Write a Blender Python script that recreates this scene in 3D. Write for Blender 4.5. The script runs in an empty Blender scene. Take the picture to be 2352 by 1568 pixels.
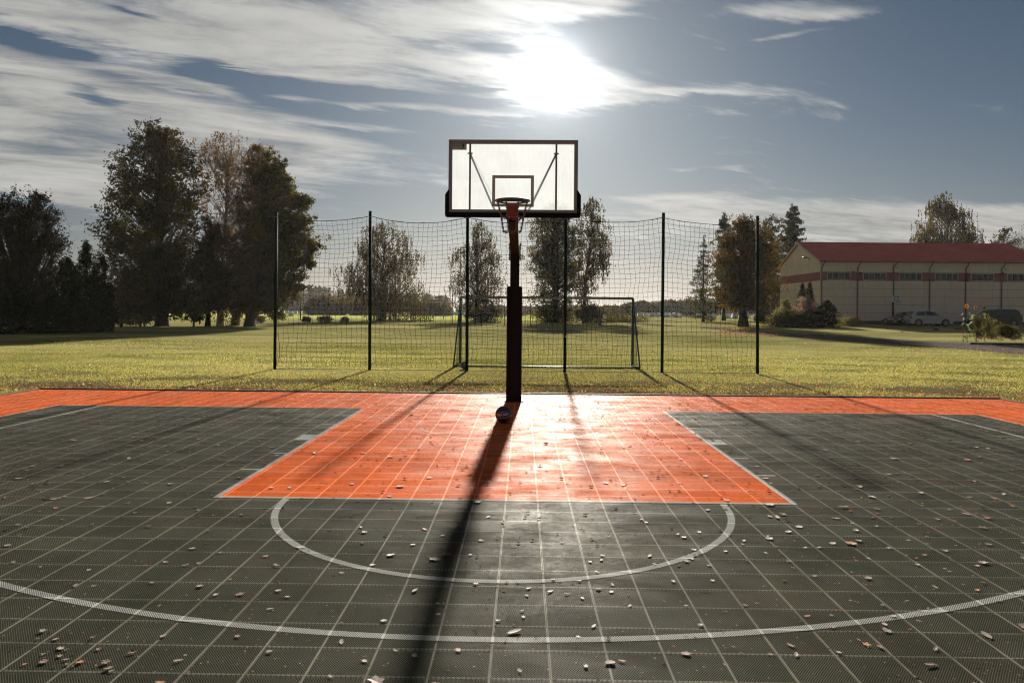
import bpy, math, random
import numpy as np
from mathutils import Vector, Matrix, Euler

R = math.radians
sc = bpy.context.scene
COL = sc.collection

# ------------------------------------------------------------------ camera
F, CX, HY, ROLL, CH = 1693.0, 1176.0, 716.0, 0.0085, 1.6   # measured on a 2352 px wide view of the photo
cam_d = bpy.data.cameras.new('camera'); cam = bpy.data.objects.new('camera', cam_d); COL.objects.link(cam)
cam_d.sensor_width = 36.0; cam_d.lens = 36.0 * F / 2352.0
cam_d.shift_y = -(784.0 - HY) / 2352.0
cam_d.clip_start = 0.05; cam_d.clip_end = 9000.0
cam.matrix_world = Matrix.Translation((0, 0, CH)) @ Matrix.Rotation(R(90), 4, 'X') @ Matrix.Rotation(ROLL, 4, 'Z')
sc.camera = cam

# ------------------------------------------------------------------ exposure and light levels
SUN_AZ, SUN_EL = R(3.0), R(17.9)        # azimuth to the right of +Y, elevation
sc.view_settings.view_transform = 'Standard'; sc.view_settings.look = 'None'
sc.view_settings.gamma = 1.0; sc.view_settings.use_curve_mapping = False
sc.view_settings.exposure = 1.7
SUN_POWER, SKY_STRENGTH = 4.8, 0.067
SUND = Vector((math.sin(SUN_AZ) * math.cos(SUN_EL), math.cos(SUN_AZ) * math.cos(SUN_EL), math.sin(SUN_EL)))
sl = bpy.data.lights.new('sun', 'SUN'); so = bpy.data.objects.new('sun', sl); COL.objects.link(so)
sl.energy = SUN_POWER; sl.angle = R(1.15); sl.color = (1.0, 0.93, 0.82)
so.rotation_euler = (-SUND).to_track_quat('-Z', 'Y').to_euler()
sc.cycles.max_bounces = 8; sc.cycles.transparent_max_bounces = 24
sc.cycles.caustics_reflective = False; sc.cycles.caustics_refractive = False
sc.cycles.sample_clamp_indirect = 6.0
sc.cycles.pixel_filter_type = 'BLACKMAN_HARRIS'; sc.cycles.filter_width = 1.15


# ------------------------------------------------------------------ small node language
class NT:
    def __init__(s, tree):
        s.t = tree; s.n = tree.nodes; s.l = tree.links
    def new(s, kind, **kw):
        n = s.n.new(kind)
        for k, v in kw.items(): setattr(n, k, v)
        return n
    def put(s, sock, v):
        if v is None: return
        if hasattr(v, 'is_output') or isinstance(v, bpy.types.NodeSocket): s.l.new(v, sock)
        else: sock.default_value = v
    def m(s, op, a, b=None, c=None, clamp=False):
        n = s.new('ShaderNodeMath', operation=op, use_clamp=clamp)
        s.put(n.inputs[0], a); s.put(n.inputs[1], b); s.put(n.inputs[2], c)
        return n.outputs[0]
    def add(s, a, b): return s.m('ADD', a, b)
    def sub(s, a, b): return s.m('SUBTRACT', a, b)
    def mul(s, a, b): return s.m('MULTIPLY', a, b)
    def sstep(s, v, lo, hi, o0=0.0, o1=1.0, kind='SMOOTHSTEP'):
        n = s.new('ShaderNodeMapRange', interpolation_type=kind)
        s.put(n.inputs['Value'], v); s.put(n.inputs['From Min'], lo); s.put(n.inputs['From Max'], hi)
        s.put(n.inputs['To Min'], o0); s.put(n.inputs['To Max'], o1)
        return n.outputs[0]
    def lin(s, v, lo, hi, o0=0.0, o1=1.0): return s.sstep(v, lo, hi, o0, o1, 'LINEAR')
    def mix(s, f, a, b, blend='MIX'):
        n = s.new('ShaderNodeMix', data_type='RGBA', blend_type=blend)
        s.put(n.inputs[0], f)
        for i, v in ((6, a), (7, b)):
            if isinstance(v, (tuple, list)) and len(v) == 3: v = (*v, 1.0)
            s.put(n.inputs[i], v)
        return n.outputs[2]
    def noise(s, vec, scale, detail=4.0, rough=0.55, dist=0.0):
        n = s.new('ShaderNodeTexNoise')
        s.put(n.inputs['Vector'], vec); s.put(n.inputs['Scale'], scale); s.put(n.inputs['Detail'], detail)
        s.put(n.inputs['Roughness'], rough); s.put(n.inputs['Distortion'], dist)
        return n.outputs[0]
    def xyz(s, v):
        n = s.new('ShaderNodeSeparateXYZ'); s.put(n.inputs[0], v); return n.outputs
    def vec(s, x, y, z=0.0):
        n = s.new('ShaderNodeCombineXYZ'); s.put(n.inputs[0], x); s.put(n.inputs[1], y); s.put(n.inputs[2], z)
        return n.outputs[0]
    def vscale(s, v, k):
        n = s.new('ShaderNodeVectorMath', operation='MULTIPLY'); s.put(n.inputs[0], v); s.put(n.inputs[1], k)
        return n.outputs[0]


# ------------------------------------------------------------------ world: Nishita sky with a layer of high cloud
def azel(px, py):
    a, b = px - CX, HY - py
    X, Z = a - b * ROLL, b + a * ROLL
    return math.atan2(X, F), math.atan2(Z, math.hypot(F, X))

world = bpy.data.worlds.new('World'); sc.world = world; world.use_nodes = True
W = NT(world.node_tree); W.n.clear()
sky = W.new('ShaderNodeTexSky', sky_type='NISHITA', sun_disc=False, sun_elevation=SUN_EL, sun_rotation=SUN_AZ,
            altitude=80.0, air_density=1.0, dust_density=0.4, ozone_density=1.6)
tc = W.new('ShaderNodeTexCoord'); D = tc.outputs['Generated']
dx, dy, dz = W.xyz(D)
az = W.m('ARCTAN2', dx, dy); el = W.m('ARCSINE', dz)
zz = W.add(W.m('MAXIMUM', dz, 0.0), 0.07)
qx, qy = W.m('DIVIDE', dx, zz), W.m('DIVIDE', dy, zz)
ang = R(24)
ca, sa = math.cos(ang), math.sin(ang)
pu = W.add(W.mul(qx, ca), W.mul(qy, sa)); pv = W.sub(W.mul(qy, ca), W.mul(qx, sa))
warp = W.noise(W.vec(W.mul(pu, 0.5), pv, 3.1), 0.7, 3.0)
pvw = W.add(pv, W.mul(W.sub(warp, 0.5), 0.9))
n_big = W.noise(W.vec(W.mul(pu, 0.50), pvw, 0.0), 1.5, 7.0, 0.58)
n_fine = W.noise(W.vec(W.mul(pu, 0.62), W.mul(pvw, 1.7), 7.0), 3.4, 8.0, 0.64, 0.25)
n_wisp = W.noise(W.vec(W.mul(pu, 0.9), W.mul(pvw, 4.0), 2.0), 5.0, 6.0, 0.68)
# (px, py, half width, half height, tilt in degrees clockwise, weight): where the photo's clouds and gaps stand
BLOBS = [
    (120, 260, 420, 90, 8, 1.1), (280, 350, 380, 70, 8, 1.2), (150, 180, 420, 24, 6, .9), (60, 200, 300, 30, 6, .6), (60, 370, 330, 75, 10, 1.1), (480, 325, 330, 42, 4, 1.1), (250, 150, 380, 22, 5, .8), (100, 40, 420, 26, 4, .85), (520, 110, 420, 50, 6, 1.1), (750, 60, 420, 60, 3, 1.1),
    (990, 150, 330, 26, 7, .75), (760, 165, 300, 18, 6, .8), (420, 195, 120, 16, 6, .9), (690, 318, 220, 22, 5, 1.0), (760, 283, 210, 11, 3, .75), (930, 246, 360, 13, 2, 1.05), (640, 216, 85, 9, 2, .75),
    (1210, 165, 190, 48, 6, 1.35), (1310, 205, 160, 38, 2, 1.3), (1235, 98, 60, 13, 4, .7), (1500, 213, 220, 9, 3, 1.0), (1400, 232, 170, 10, 2, .7), (1330, 12, 330, 34, -6, .95), (1200, 66, 160, 10, 6, .6), (1120, 25, 260, 40, 0, .8),
    (1760, 28, 150, 20, 4, .62), (1890, 38, 110, 14, 3, .66), (1790, 86, 90, 6, -2, .5), (1600, 388, 140, 8, -1, .55), (1560, 410, 90, 5, -6, .3),
    (1700, 490, 340, 26, 1, 1.2), (2100, 505, 420, 24, 1, 1.2), (1540, 458, 190, 16, -2, 1.0), (1480, 530, 320, 14, 1, .55), (2000, 545, 380, 12, 2, .75), (2300, 530, 200, 20, 2, .9),
    (1010, 562, 150, 8, -2, .7), (1400, 585, 420, 16, 0, .5), (1150, 520, 150, 9, 0, .6), (950, 605, 400, 12, 0, .62), (1350, 630, 460, 12, 0, .6), (800, 545, 260, 10, 1, .5), (1700, 590, 500, 14, 1, .7),
    (90, 440, 110, 12, 14, .9), (60, 415, 200, 22, 12, .9), (340, 560, 160, 8, 0, .4), (660, 380, 80, 4, 0, .35),
    # gaps
    (70, 106, 150, 13, 2, -1.6), (20, 74, 90, 8, 8, -1.1), (225, 228, 85, 17, 17, -1.5), (550, 188, 100, 20, 12, -1.5), (720, 212, 190, 16, 3, -1.2), (300, 30, 60, 6, 6, -.6), (1130, 205, 90, 6, 0, -.5), (1000, 110, 120, 12, 8, -.5), (1150, 112, 70, 10, 6, -.9), (1300, 118, 60, 10, 0, -.7),
]
cov = None
wig = W.mul(W.sub(n_fine, 0.5), 0.075); wig2 = W.mul(W.sub(warp, 0.5), 0.05)
azw, elw = W.add(az, W.add(wig, wig2)), W.add(el, W.mul(wig, 0.32))
for (px, py, hx, hy, tl, w) in BLOBS:
    a0, e0 = azel(px, py); c_, s_ = math.cos(R(tl)), math.sin(R(tl))
    da, de = W.sub(azw, a0), W.sub(elw, e0)
    u = W.mul(W.sub(W.mul(da, c_), W.mul(de, s_)), F / hx); v = W.mul(W.add(W.mul(da, s_), W.mul(de, c_)), F / hy)
    q = W.add(W.mul(u, u), W.mul(v, v))
    g = W.mul(W.m('EXPONENT', W.mul(q, -1.25)), w)
    cov = g if cov is None else W.add(cov, g)
# the rest of the dome, outside the picture: the same kind of broken cirrus, thinning out to the right
back = W.mul(W.sstep(W.m('ABSOLUTE', az), 0.75, 1.3), W.lin(n_big, 0.35, 0.65, 0.1, 0.7))
up = W.mul(W.sstep(el, 0.45, 0.7), W.lin(n_big, 0.35, 0.65, 0.1, 0.7))
cov = W.m('MINIMUM', W.add(cov, W.m('MAXIMUM', back, up)), 1.05)
dens = W.add(W.mul(cov, 0.85), W.add(W.mul(W.sub(n_big, 0.5), 1.9), W.add(W.mul(W.sub(n_fine, 0.5), 1.5), W.mul(W.sub(n_wisp, 0.5), 0.5))))
cloud = W.m('POWER', W.sstep(dens, 0.22, 1.0), 0.8)
cloud = W.mul(cloud, W.sstep(el, 0.0, 0.035))
# closeness to the sun
dn = W.new('ShaderNodeVectorMath', operation='DOT_PRODUCT'); W.put(dn.inputs[0], D); dn.inputs[1].default_value = SUND
sd = W.m('MAXIMUM', dn.outputs['Value'], 0.0)
g_w = W.m('POWER', sd, 9.0); g_m = W.m('POWER', sd, 40.0); g_s = W.m('POWER', sd, 330.0); g_c = W.m('POWER', sd, 1900.0)
SKYK = dict(sat=0.92, val=0.115)
hs = W.new('ShaderNodeHueSaturation'); hs.inputs['Saturation'].default_value = SKYK['sat']; hs.inputs['Value'].default_value = SKYK['val']
W.l.new(sky.outputs[0], hs.inputs['Color'])
base = W.mix(1.0, hs.outputs[0], (0.84, 1.0, 1.14), 'MULTIPLY')
lowf = W.m('POWER', W.m('SUBTRACT', 1.0, W.m('MAXIMUM', dz, 0.0)), 11.0)
g_h = W.m('POWER', sd, 6.0)
hz = W.new('ShaderNodeVectorMath', operation='SCALE'); hz.inputs[0].default_value = (3.35, 3.02, 2.90); W.put(hz.inputs['Scale'], W.add(W.mul(g_h, 0.98), 0.14))
skyc = W.mix(W.mul(lowf, 0.93), base, hz.outputs[0])
cshade = W.add(W.lin(n_fine, 0.3, 0.7, 0.72, 1.16), W.lin(n_big, 0.35, 0.65, -0.18, 0.18))
cl_l = W.mul(cshade, W.add(W.add(2.0, W.mul(g_w, 0.45)), W.add(W.mul(g_m, 0.9), W.mul(g_s, 3.6))))
cl = W.new('ShaderNodeVectorMath', operation='SCALE'); cl.inputs[0].default_value = (1.0, 0.99, 0.945); W.put(cl.inputs['Scale'], cl_l)
out = W.mix(W.mul(cloud, 0.93), skyc, cl.outputs[0])
glow = W.add(W.mul(g_c, 8.0), W.add(W.mul(g_s, 1.6), W.mul(g_m, 0.55)))
gl = W.new('ShaderNodeVectorMath', operation='SCALE'); gl.inputs[0].default_value = (0.96, 1.0, 1.02); W.put(gl.inputs['Scale'], glow)
ad = W.new('ShaderNodeVectorMath', operation='ADD'); W.l.new(out, ad.inputs[0]); W.l.new(gl.outputs[0], ad.inputs[1])
bg = W.new('ShaderNodeBackground'); bg.inputs['Strength'].default_value = SKY_STRENGTH
W.l.new(ad.outputs[0], bg.inputs['Color'])
wo = W.new('ShaderNodeOutputWorld'); W.l.new(bg.outputs[0], wo.inputs[0])
world.cycles.sampling_method = 'MANUAL'; world.cycles.sample_map_resolution = 1024


# ------------------------------------------------------------------ where a pixel of the photo stands
def hgt(x, y):
    def ss(v, a, b):
        t = np.clip((v - a) / (b - a), 0, 1); return t * t * (3 - 2 * t)
    return -0.03 + 0.55 * ss(y, 36.0, 80.0) * ss(x, 4.0, 32.0)

def ray(px, py):
    a, b = px - CX, HY - py
    return (a - b * ROLL) / F, (b + a * ROLL) / F

def G(px, py):                      # ground point under a pixel
    ux, uz = ray(px, py); d = 1.6 / -uz
    for _ in range(30):
        d = 0.5 * d + 0.5 * (CH - float(hgt(ux * d, d))) / -uz
    return ux * d, d

def XD(px, d, py=HY):               # X at a distance
    return ray(px, py)[0] * d
def ZD(px, py, d): return CH + ray(px, py)[1] * d


# ------------------------------------------------------------------ materials
def mat(name, col=(0.5, 0.5, 0.5), rough=0.6, metal=0.0, spec=0.5, noise=None, bump=None, transl=0.0):
    """noise=(scale, amount) varies the colour, bump=(scale, strength, distance)"""
    m = bpy.data.materials.new(name); m.use_nodes = True
    t = NT(m.node_tree); t.n.clear()
    o = t.new('ShaderNodeOutputMaterial'); p = t.new('ShaderNodeBsdfPrincipled')
    p.inputs['Roughness'].default_value = rough; p.inputs['Metallic'].default_value = metal
    p.inputs['Specular IOR Level'].default_value = spec
    cc = (*col, 1.0); src = None
    tcn = t.new('ShaderNodeTexCoord').outputs['Object']
    if noise:
        n = t.noise(tcn, noise[0], 5.0, 0.6)
        src = t.mix(t.lin(n, 0.3, 0.7), tuple(c * (1 - noise[1]) for c in col), tuple(min(1, c * (1 + noise[1])) for c in col))
        t.l.new(src, p.inputs['Base Color'])
        t.put(p.inputs['Roughness'], t.lin(n, 0.2, 0.8, max(0, rough - .08), min(1, rough + .08)))
    else: p.inputs['Base Color'].default_value = cc
    if bump:
        b = t.new('ShaderNodeBump'); b.inputs['Strength'].default_value = bump[1]; b.inputs['Distance'].default_value = bump[2]
        t.l.new(t.noise(tcn, bump[0], 4.0), b.inputs['Height']); t.l.new(b.outputs[0], p.inputs['Normal'])
    if transl:
        tr = t.new('ShaderNodeBsdfTranslucent'); mx = t.new('ShaderNodeMixShader'); mx.inputs[0].default_value = transl
        if src is not None: t.l.new(src, tr.inputs['Color'])
        else: tr.inputs['Color'].default_value = cc
        t.l.new(p.outputs[0], mx.inputs[1]); t.l.new(tr.outputs[0], mx.inputs[2]); t.l.new(mx.outputs[0], o.inputs[0])
    else: t.l.new(p.outputs[0], o.inputs[0])
    return m

def foliage(name, cols, transl=0.45, rough=0.7):
    """cols: colours along the per-leaf 'tint' attribute"""
    m = bpy.data.materials.new(name); m.use_nodes = True
    t = NT(m.node_tree); t.n.clear()
    at = t.new('ShaderNodeAttribute', attribute_name='tint')
    cr = t.new('ShaderNodeValToRGB'); t.l.new(at.outputs['Fac'], cr.inputs[0])
    e = cr.color_ramp.elements
    while len(e) < len(cols): e.new(0.5)
    for i, c in enumerate(cols): e[i].position = i / (len(cols) - 1); e[i].color = (*c, 1)
    d = t.new('ShaderNodeBsdfDiffuse'); tr = t.new('ShaderNodeBsdfTranslucent'); mx = t.new('ShaderNodeMixShader')
    mx.inputs[0].default_value = transl
    k = t.mix(1.0, cr.outputs[0], (1.15, 1.1, 0.7), 'MULTIPLY')
    t.l.new(cr.outputs[0], d.inputs['Color']); t.l.new(k, tr.inputs['Color'])
    t.l.new(d.outputs[0], mx.inputs[1]); t.l.new(tr.outputs[0], mx.inputs[2])
    o = t.new('ShaderNodeOutputMaterial'); t.l.new(mx.outputs[0], o.inputs[0])
    return m

M = {}
M['black'] = mat('black powder coat', (0.012, 0.013, 0.013), 0.7, spec=.10, noise=(3, .25))
M['pad'] = mat('black padding vinyl', (0.008, 0.008, 0.008), 0.8, spec=.10, noise=(5, .3), bump=(30, .15, .002))
M['galv'] = mat('galvanised steel', (0.24, 0.235, 0.21), 0.5, 0.6, noise=(6, .2))
M['frame'] = mat('pale aluminium', (0.30, 0.28, 0.24), 0.5, 0.35, noise=(4, .12))
M['rubber'] = mat('dark rubber', (0.009, 0.011, 0.012), 0.9, spec=.1, noise=(4, .2))
M['orange_steel'] = mat('orange enamel', (0.42, 0.055, 0.012), 0.45, noise=(9, .15))
M['rim'] = mat('worn dark rim enamel', (0.10, 0.075, 0.05), 0.5, 0.3, noise=(20, .3))
M['chain'] = mat('chain steel', (0.16, 0.155, 0.15), 0.45, 0.8, noise=(30, .2))
M['white_print'] = mat('translucent white print', (0.50, 0.47, 0.40), 0.6, transl=0.16)
M['green_post'] = mat('dark green coated post', (0.008, 0.020, 0.018), 0.7, spec=.06, noise=(2, .2))
M['goal_green'] = mat('goal green paint', (0.016, 0.045, 0.040), 0.45, noise=(3, .25))
M['net'] = mat('dark netting cord', (0.012, 0.020, 0.018), 0.9, spec=.1)
M['net_light'] = mat('green netting cord', (0.05, 0.085, 0.07), 0.8, transl=.2)
M['wood_edge'] = mat('weathered edging timber', (0.10, 0.085, 0.065), 0.85, spec=.04, noise=(8, .35), bump=(20, .3, .004))
M['rubber_edge'] = mat('black edging strip', (0.02, 0.02, 0.02), 0.7, spec=.04, noise=(6, .3))
M['ball'] = mat('navy rubber ball', (0.010, 0.014, 0.034), 0.55, noise=(60, .15), bump=(500, .3, .0006))
M['seam'] = mat('pale seam', (0.55, 0.58, 0.66), 0.6)
M['lettering'] = mat('white ball lettering', (0.85, 0.80, 0.78), 0.6)
M['bark'] = mat('dark bark', (0.030, 0.024, 0.018), 0.95, spec=.15, noise=(4, .35), bump=(10, .6, .03))
M['birch'] = mat('birch bark', (0.26, 0.23, 0.19), 0.9, noise=(6, .75), bump=(10, .3, .01))
M['wall'] = None
M['red'] = mat('dark red wall band', (0.22, 0.030, 0.028), 0.7, noise=(1.5, .12))
M['white_frame'] = mat('white window frame', (0.42, 0.42, 0.40), 0.6)
M['glass'] = mat('dark window glass', (0.012, 0.012, 0.014), 0.15, spec=.22)
M['verge'] = mat('cream verge board', (0.42, 0.40, 0.32), 0.6)
M['pipe'] = mat('dark brown downpipe', (0.035, 0.014, 0.012), 0.5)
M['plinth'] = mat('dark plinth', (0.035, 0.033, 0.030), 0.9, noise=(2, .2))
M['asphalt'] = mat('asphalt', (0.06, 0.06, 0.066), 0.95, spec=.15, noise=(3, .2), bump=(60, .3, .005))
M['tyre'] = mat('tyre rubber', (0.012, 0.012, 0.012), 0.85)
M['alloy'] = mat('alloy wheel', (0.35, 0.35, 0.36), 0.35, 0.8)
M['silver_car'] = mat('silver car paint', (0.38, 0.38, 0.37), 0.4, 0.4)
M['dark_car'] = mat('dark green car paint', (0.030, 0.040, 0.038), 0.22, 0.3)
M['grey_car'] = mat('grey green car paint', (0.10, 0.115, 0.11), 0.25, 0.4)
M['black_car'] = mat('black car paint', (0.008, 0.008, 0.010), 0.15, 0.2)
M['car_glass'] = mat('car glass', (0.015, 0.018, 0.020), 0.05, spec=.9)
M['red_lamp'] = mat('red tail lamp plastic', (0.25, 0.01, 0.01), 0.25)
M['clear_lamp'] = mat('clear headlamp plastic', (0.55, 0.56, 0.56), 0.15)
M['plate'] = mat('white number plate', (0.6, 0.6, 0.58), 0.5)
M['board_white'] = mat('white board paint', (0.55, 0.55, 0.53), 0.6, noise=(3, .1))
M['bale'] = mat('white bale wrap', (0.50, 0.54, 0.54), 0.8, spec=.1, noise=(1.5, .15), bump=(4, .4, .05))
M['soil'] = mat('dark soil', (0.022, 0.016, 0.011), 1.0, spec=0.05, noise=(12, .4), bump=(25, .8, .03))
M['gravel'] = mat('gravel path', (0.085, 0.070, 0.068), 1.0, spec=.0, noise=(6, .3), bump=(50, .5, .01))
M['pole_wood'] = mat('grey pole timber', (0.075, 0.065, 0.055), 0.9, noise=(4, .3))
M['wire'] = mat('bare wire', (0.35, 0.34, 0.31), 0.4, 0.8)
M['football'] = mat('worn football leather', (0.42, 0.41, 0.37), 0.6, noise=(9, .25))
M['football_grey'] = mat('weathered grey football', (0.12, 0.12, 0.10), 0.85, noise=(14, .5))
M['patch'] = mat('black football patch', (0.02, 0.02, 0.02), 0.6)
M['petal'] = mat('sunflower petal', (0.42, 0.14, 0.010), 0.6, transl=.3)
M['disc'] = mat('sunflower disc', (0.035, 0.018, 0.008), 0.9)
M['stem'] = mat('green stem', (0.09, 0.13, 0.035), 0.7, transl=.3)
M['lamp_body'] = mat('grey lamp housing', (0.05, 0.05, 0.05), 0.5)

FM = {
    'oak': foliage('oak leaves', [(0.010, 0.013, 0.004), (0.022, 0.024, 0.008), (0.040, 0.034, 0.010), (0.060, 0.034, 0.010)], .38),
    'dark': foliage('dark evergreen leaves', [(0.005, 0.009, 0.004), (0.010, 0.016, 0.006), (0.018, 0.022, 0.008)], .2),
    'linden': foliage('linden leaves', [(0.008, 0.010, 0.004), (0.016, 0.017, 0.006), (0.035, 0.020, 0.008)], .3),
    'brown': foliage('russet leaves', [(0.04, 0.028, 0.010), (0.08, 0.045, 0.015), (0.12, 0.065, 0.022), (0.07, 0.05, 0.018)], .45),
    'green': foliage('green leaves', [(0.020, 0.030, 0.010), (0.045, 0.048, 0.014), (0.095, 0.066, 0.020)]),
    'birch': foliage('birch leaves', [(0.026, 0.026, 0.009), (0.048, 0.040, 0.014), (0.085, 0.058, 0.020)], .5),
    'maple': foliage('maple leaves', [(0.024, 0.028, 0.008), (0.045, 0.042, 0.010), (0.075, 0.045, 0.012), (0.13, 0.058, 0.015)], .42),
    'spruce': foliage('spruce needles', [(0.010, 0.018, 0.010), (0.022, 0.032, 0.016)], .2),
    'larch': foliage('larch needles', [(0.03, 0.035, 0.016), (0.06, 0.055, 0.022)], .4),
    'shrub': foliage('shrub leaves', [(0.06, 0.06, 0.022), (0.13, 0.12, 0.045), (0.20, 0.17, 0.07)], .4),
    'bloom': foliage('dusty pink blooms', [(0.06, 0.035, 0.03), (0.25, 0.15, 0.15), (0.4, 0.28, 0.28)], .3),
    'forest': foliage('forest leaves', [(0.022, 0.026, 0.012), (0.05, 0.042, 0.018), (0.10, 0.06, 0.025)], .3),
    'grass': foliage('grass blades', [(0.14, 0.15, 0.035), (0.34, 0.32, 0.12), (0.60, 0.53, 0.30)], .55),
    'crumb': foliage('leaf crumbs', [(0.06, 0.03, 0.015), (0.16, 0.11, 0.07), (0.22, 0.16, 0.11)], .1),
    'litter': foliage('fallen leaf litter', [(0.10, 0.045, 0.02), (0.30, 0.22, 0.15), (0.40, 0.12, 0.03), (0.5, 0.42, 0.34)], .3),
}


def lawn_material():
    m = bpy.data.materials.new('lawn'); m.use_nodes = True; t = NT(m.node_tree); t.n.clear()
    P = t.new('ShaderNodeTexCoord').outputs['Object']; x, y, z = t.xyz(P)
    n1 = t.noise(t.vscale(P, (0.35, 1.0, 1.0)), 0.35, 6.0, 0.6); n2 = t.noise(t.vscale(P, (0.6, 1.0, 1.0)), 6.0, 5.0, 0.7)
    n3 = t.noise(P, 40.0, 3.0, 0.7); n4 = t.noise(t.vscale(P, (0.35, 1.0, 1.0)), 0.09, 4.0, 0.5)
    c = t.mix(t.sstep(n1, 0.32, 0.68), (0.088, 0.094, 0.027), (0.205, 0.187, 0.080))
    c = t.mix(t.mul(t.sstep(n4, 0.42, 0.62), 0.55), c, (0.31, 0.275, 0.125))
    c = t.mix(t.mul(t.sstep(n2, 0.52, 0.75), 0.55), c, (0.15, 0.135, 0.04))
    n5 = t.noise(t.vscale(P, (0.30, 1.0, 1.0)), 1.7, 5.0, 0.7)
    c = t.mix(t.mul(t.sstep(n5, 0.50, 0.68), 0.50), c, (0.105, 0.100, 0.030)); c = t.mix(t.mul(t.sstep(n5, 0.50, 0.30), 0.35), c, (0.34, 0.31, 0.15))
    near = t.sstep(t.add(y, t.mul(t.sub(n1, .5), 5.0)), 15.5, 21.0, 1.0, 0.0)        # trodden, thin, leaf-strewn strip along the court
    c = t.mix(t.mul(near, t.sstep(t.add(n2, t.mul(n1, .5)), 0.45, 0.8, 0.45, 1.0)), c, (0.075, 0.056, 0.030))
    c = t.mix(t.mul(t.sstep(n3, 0.55, 0.75), 0.35), c, (0.05, 0.045, 0.02))
    # the second lighting model: blades let light through
    d = t.new('ShaderNodeBsdfDiffuse'); d.inputs['Roughness'].default_value = 0.0; t.l.new(c, d.inputs['Color'])
    b = t.new('ShaderNodeBump'); b.inputs['Strength'].default_value = 0.35; b.inputs['Distance'].default_value = 0.04
    hh = t.add(t.mul(n2, 1.0), t.mul(n3, 0.35)); t.l.new(hh, b.inputs['Height']); t.l.new(b.outputs[0], d.inputs['Normal'])
    o = t.new('ShaderNodeOutputMaterial'); t.l.new(d.outputs[0], o.inputs[0])
    return m

M['lawn'] = lawn_material()
M['field'] = mat('green winter crop', (0.33, 0.34, 0.10), 1.0, noise=(.03, .2), spec=0)
M['plough'] = mat('stubble field', (0.22, 0.16, 0.10), 1.0, noise=(.03, .2), spec=0)


# ------------------------------------------------------------------ mesh helpers
def link(o, parent=None):
    COL.objects.link(o)
    if parent is not None: o.parent = parent
    return o

def setp(o, label=None, cat=None, group=None, kind=None):
    if label: o['label'] = label
    if cat: o['category'] = cat
    if group: o['group'] = group
    if kind: o['kind'] = kind
    return o

def thing(name, loc, label, cat, group=None, rz=0.0):
    o = bpy.data.objects.new(name, None); o.empty_display_size = 0.2; link(o)
    o.location = loc; o.rotation_euler = (0, 0, rz)
    return setp(o, label, cat, group)

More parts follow.
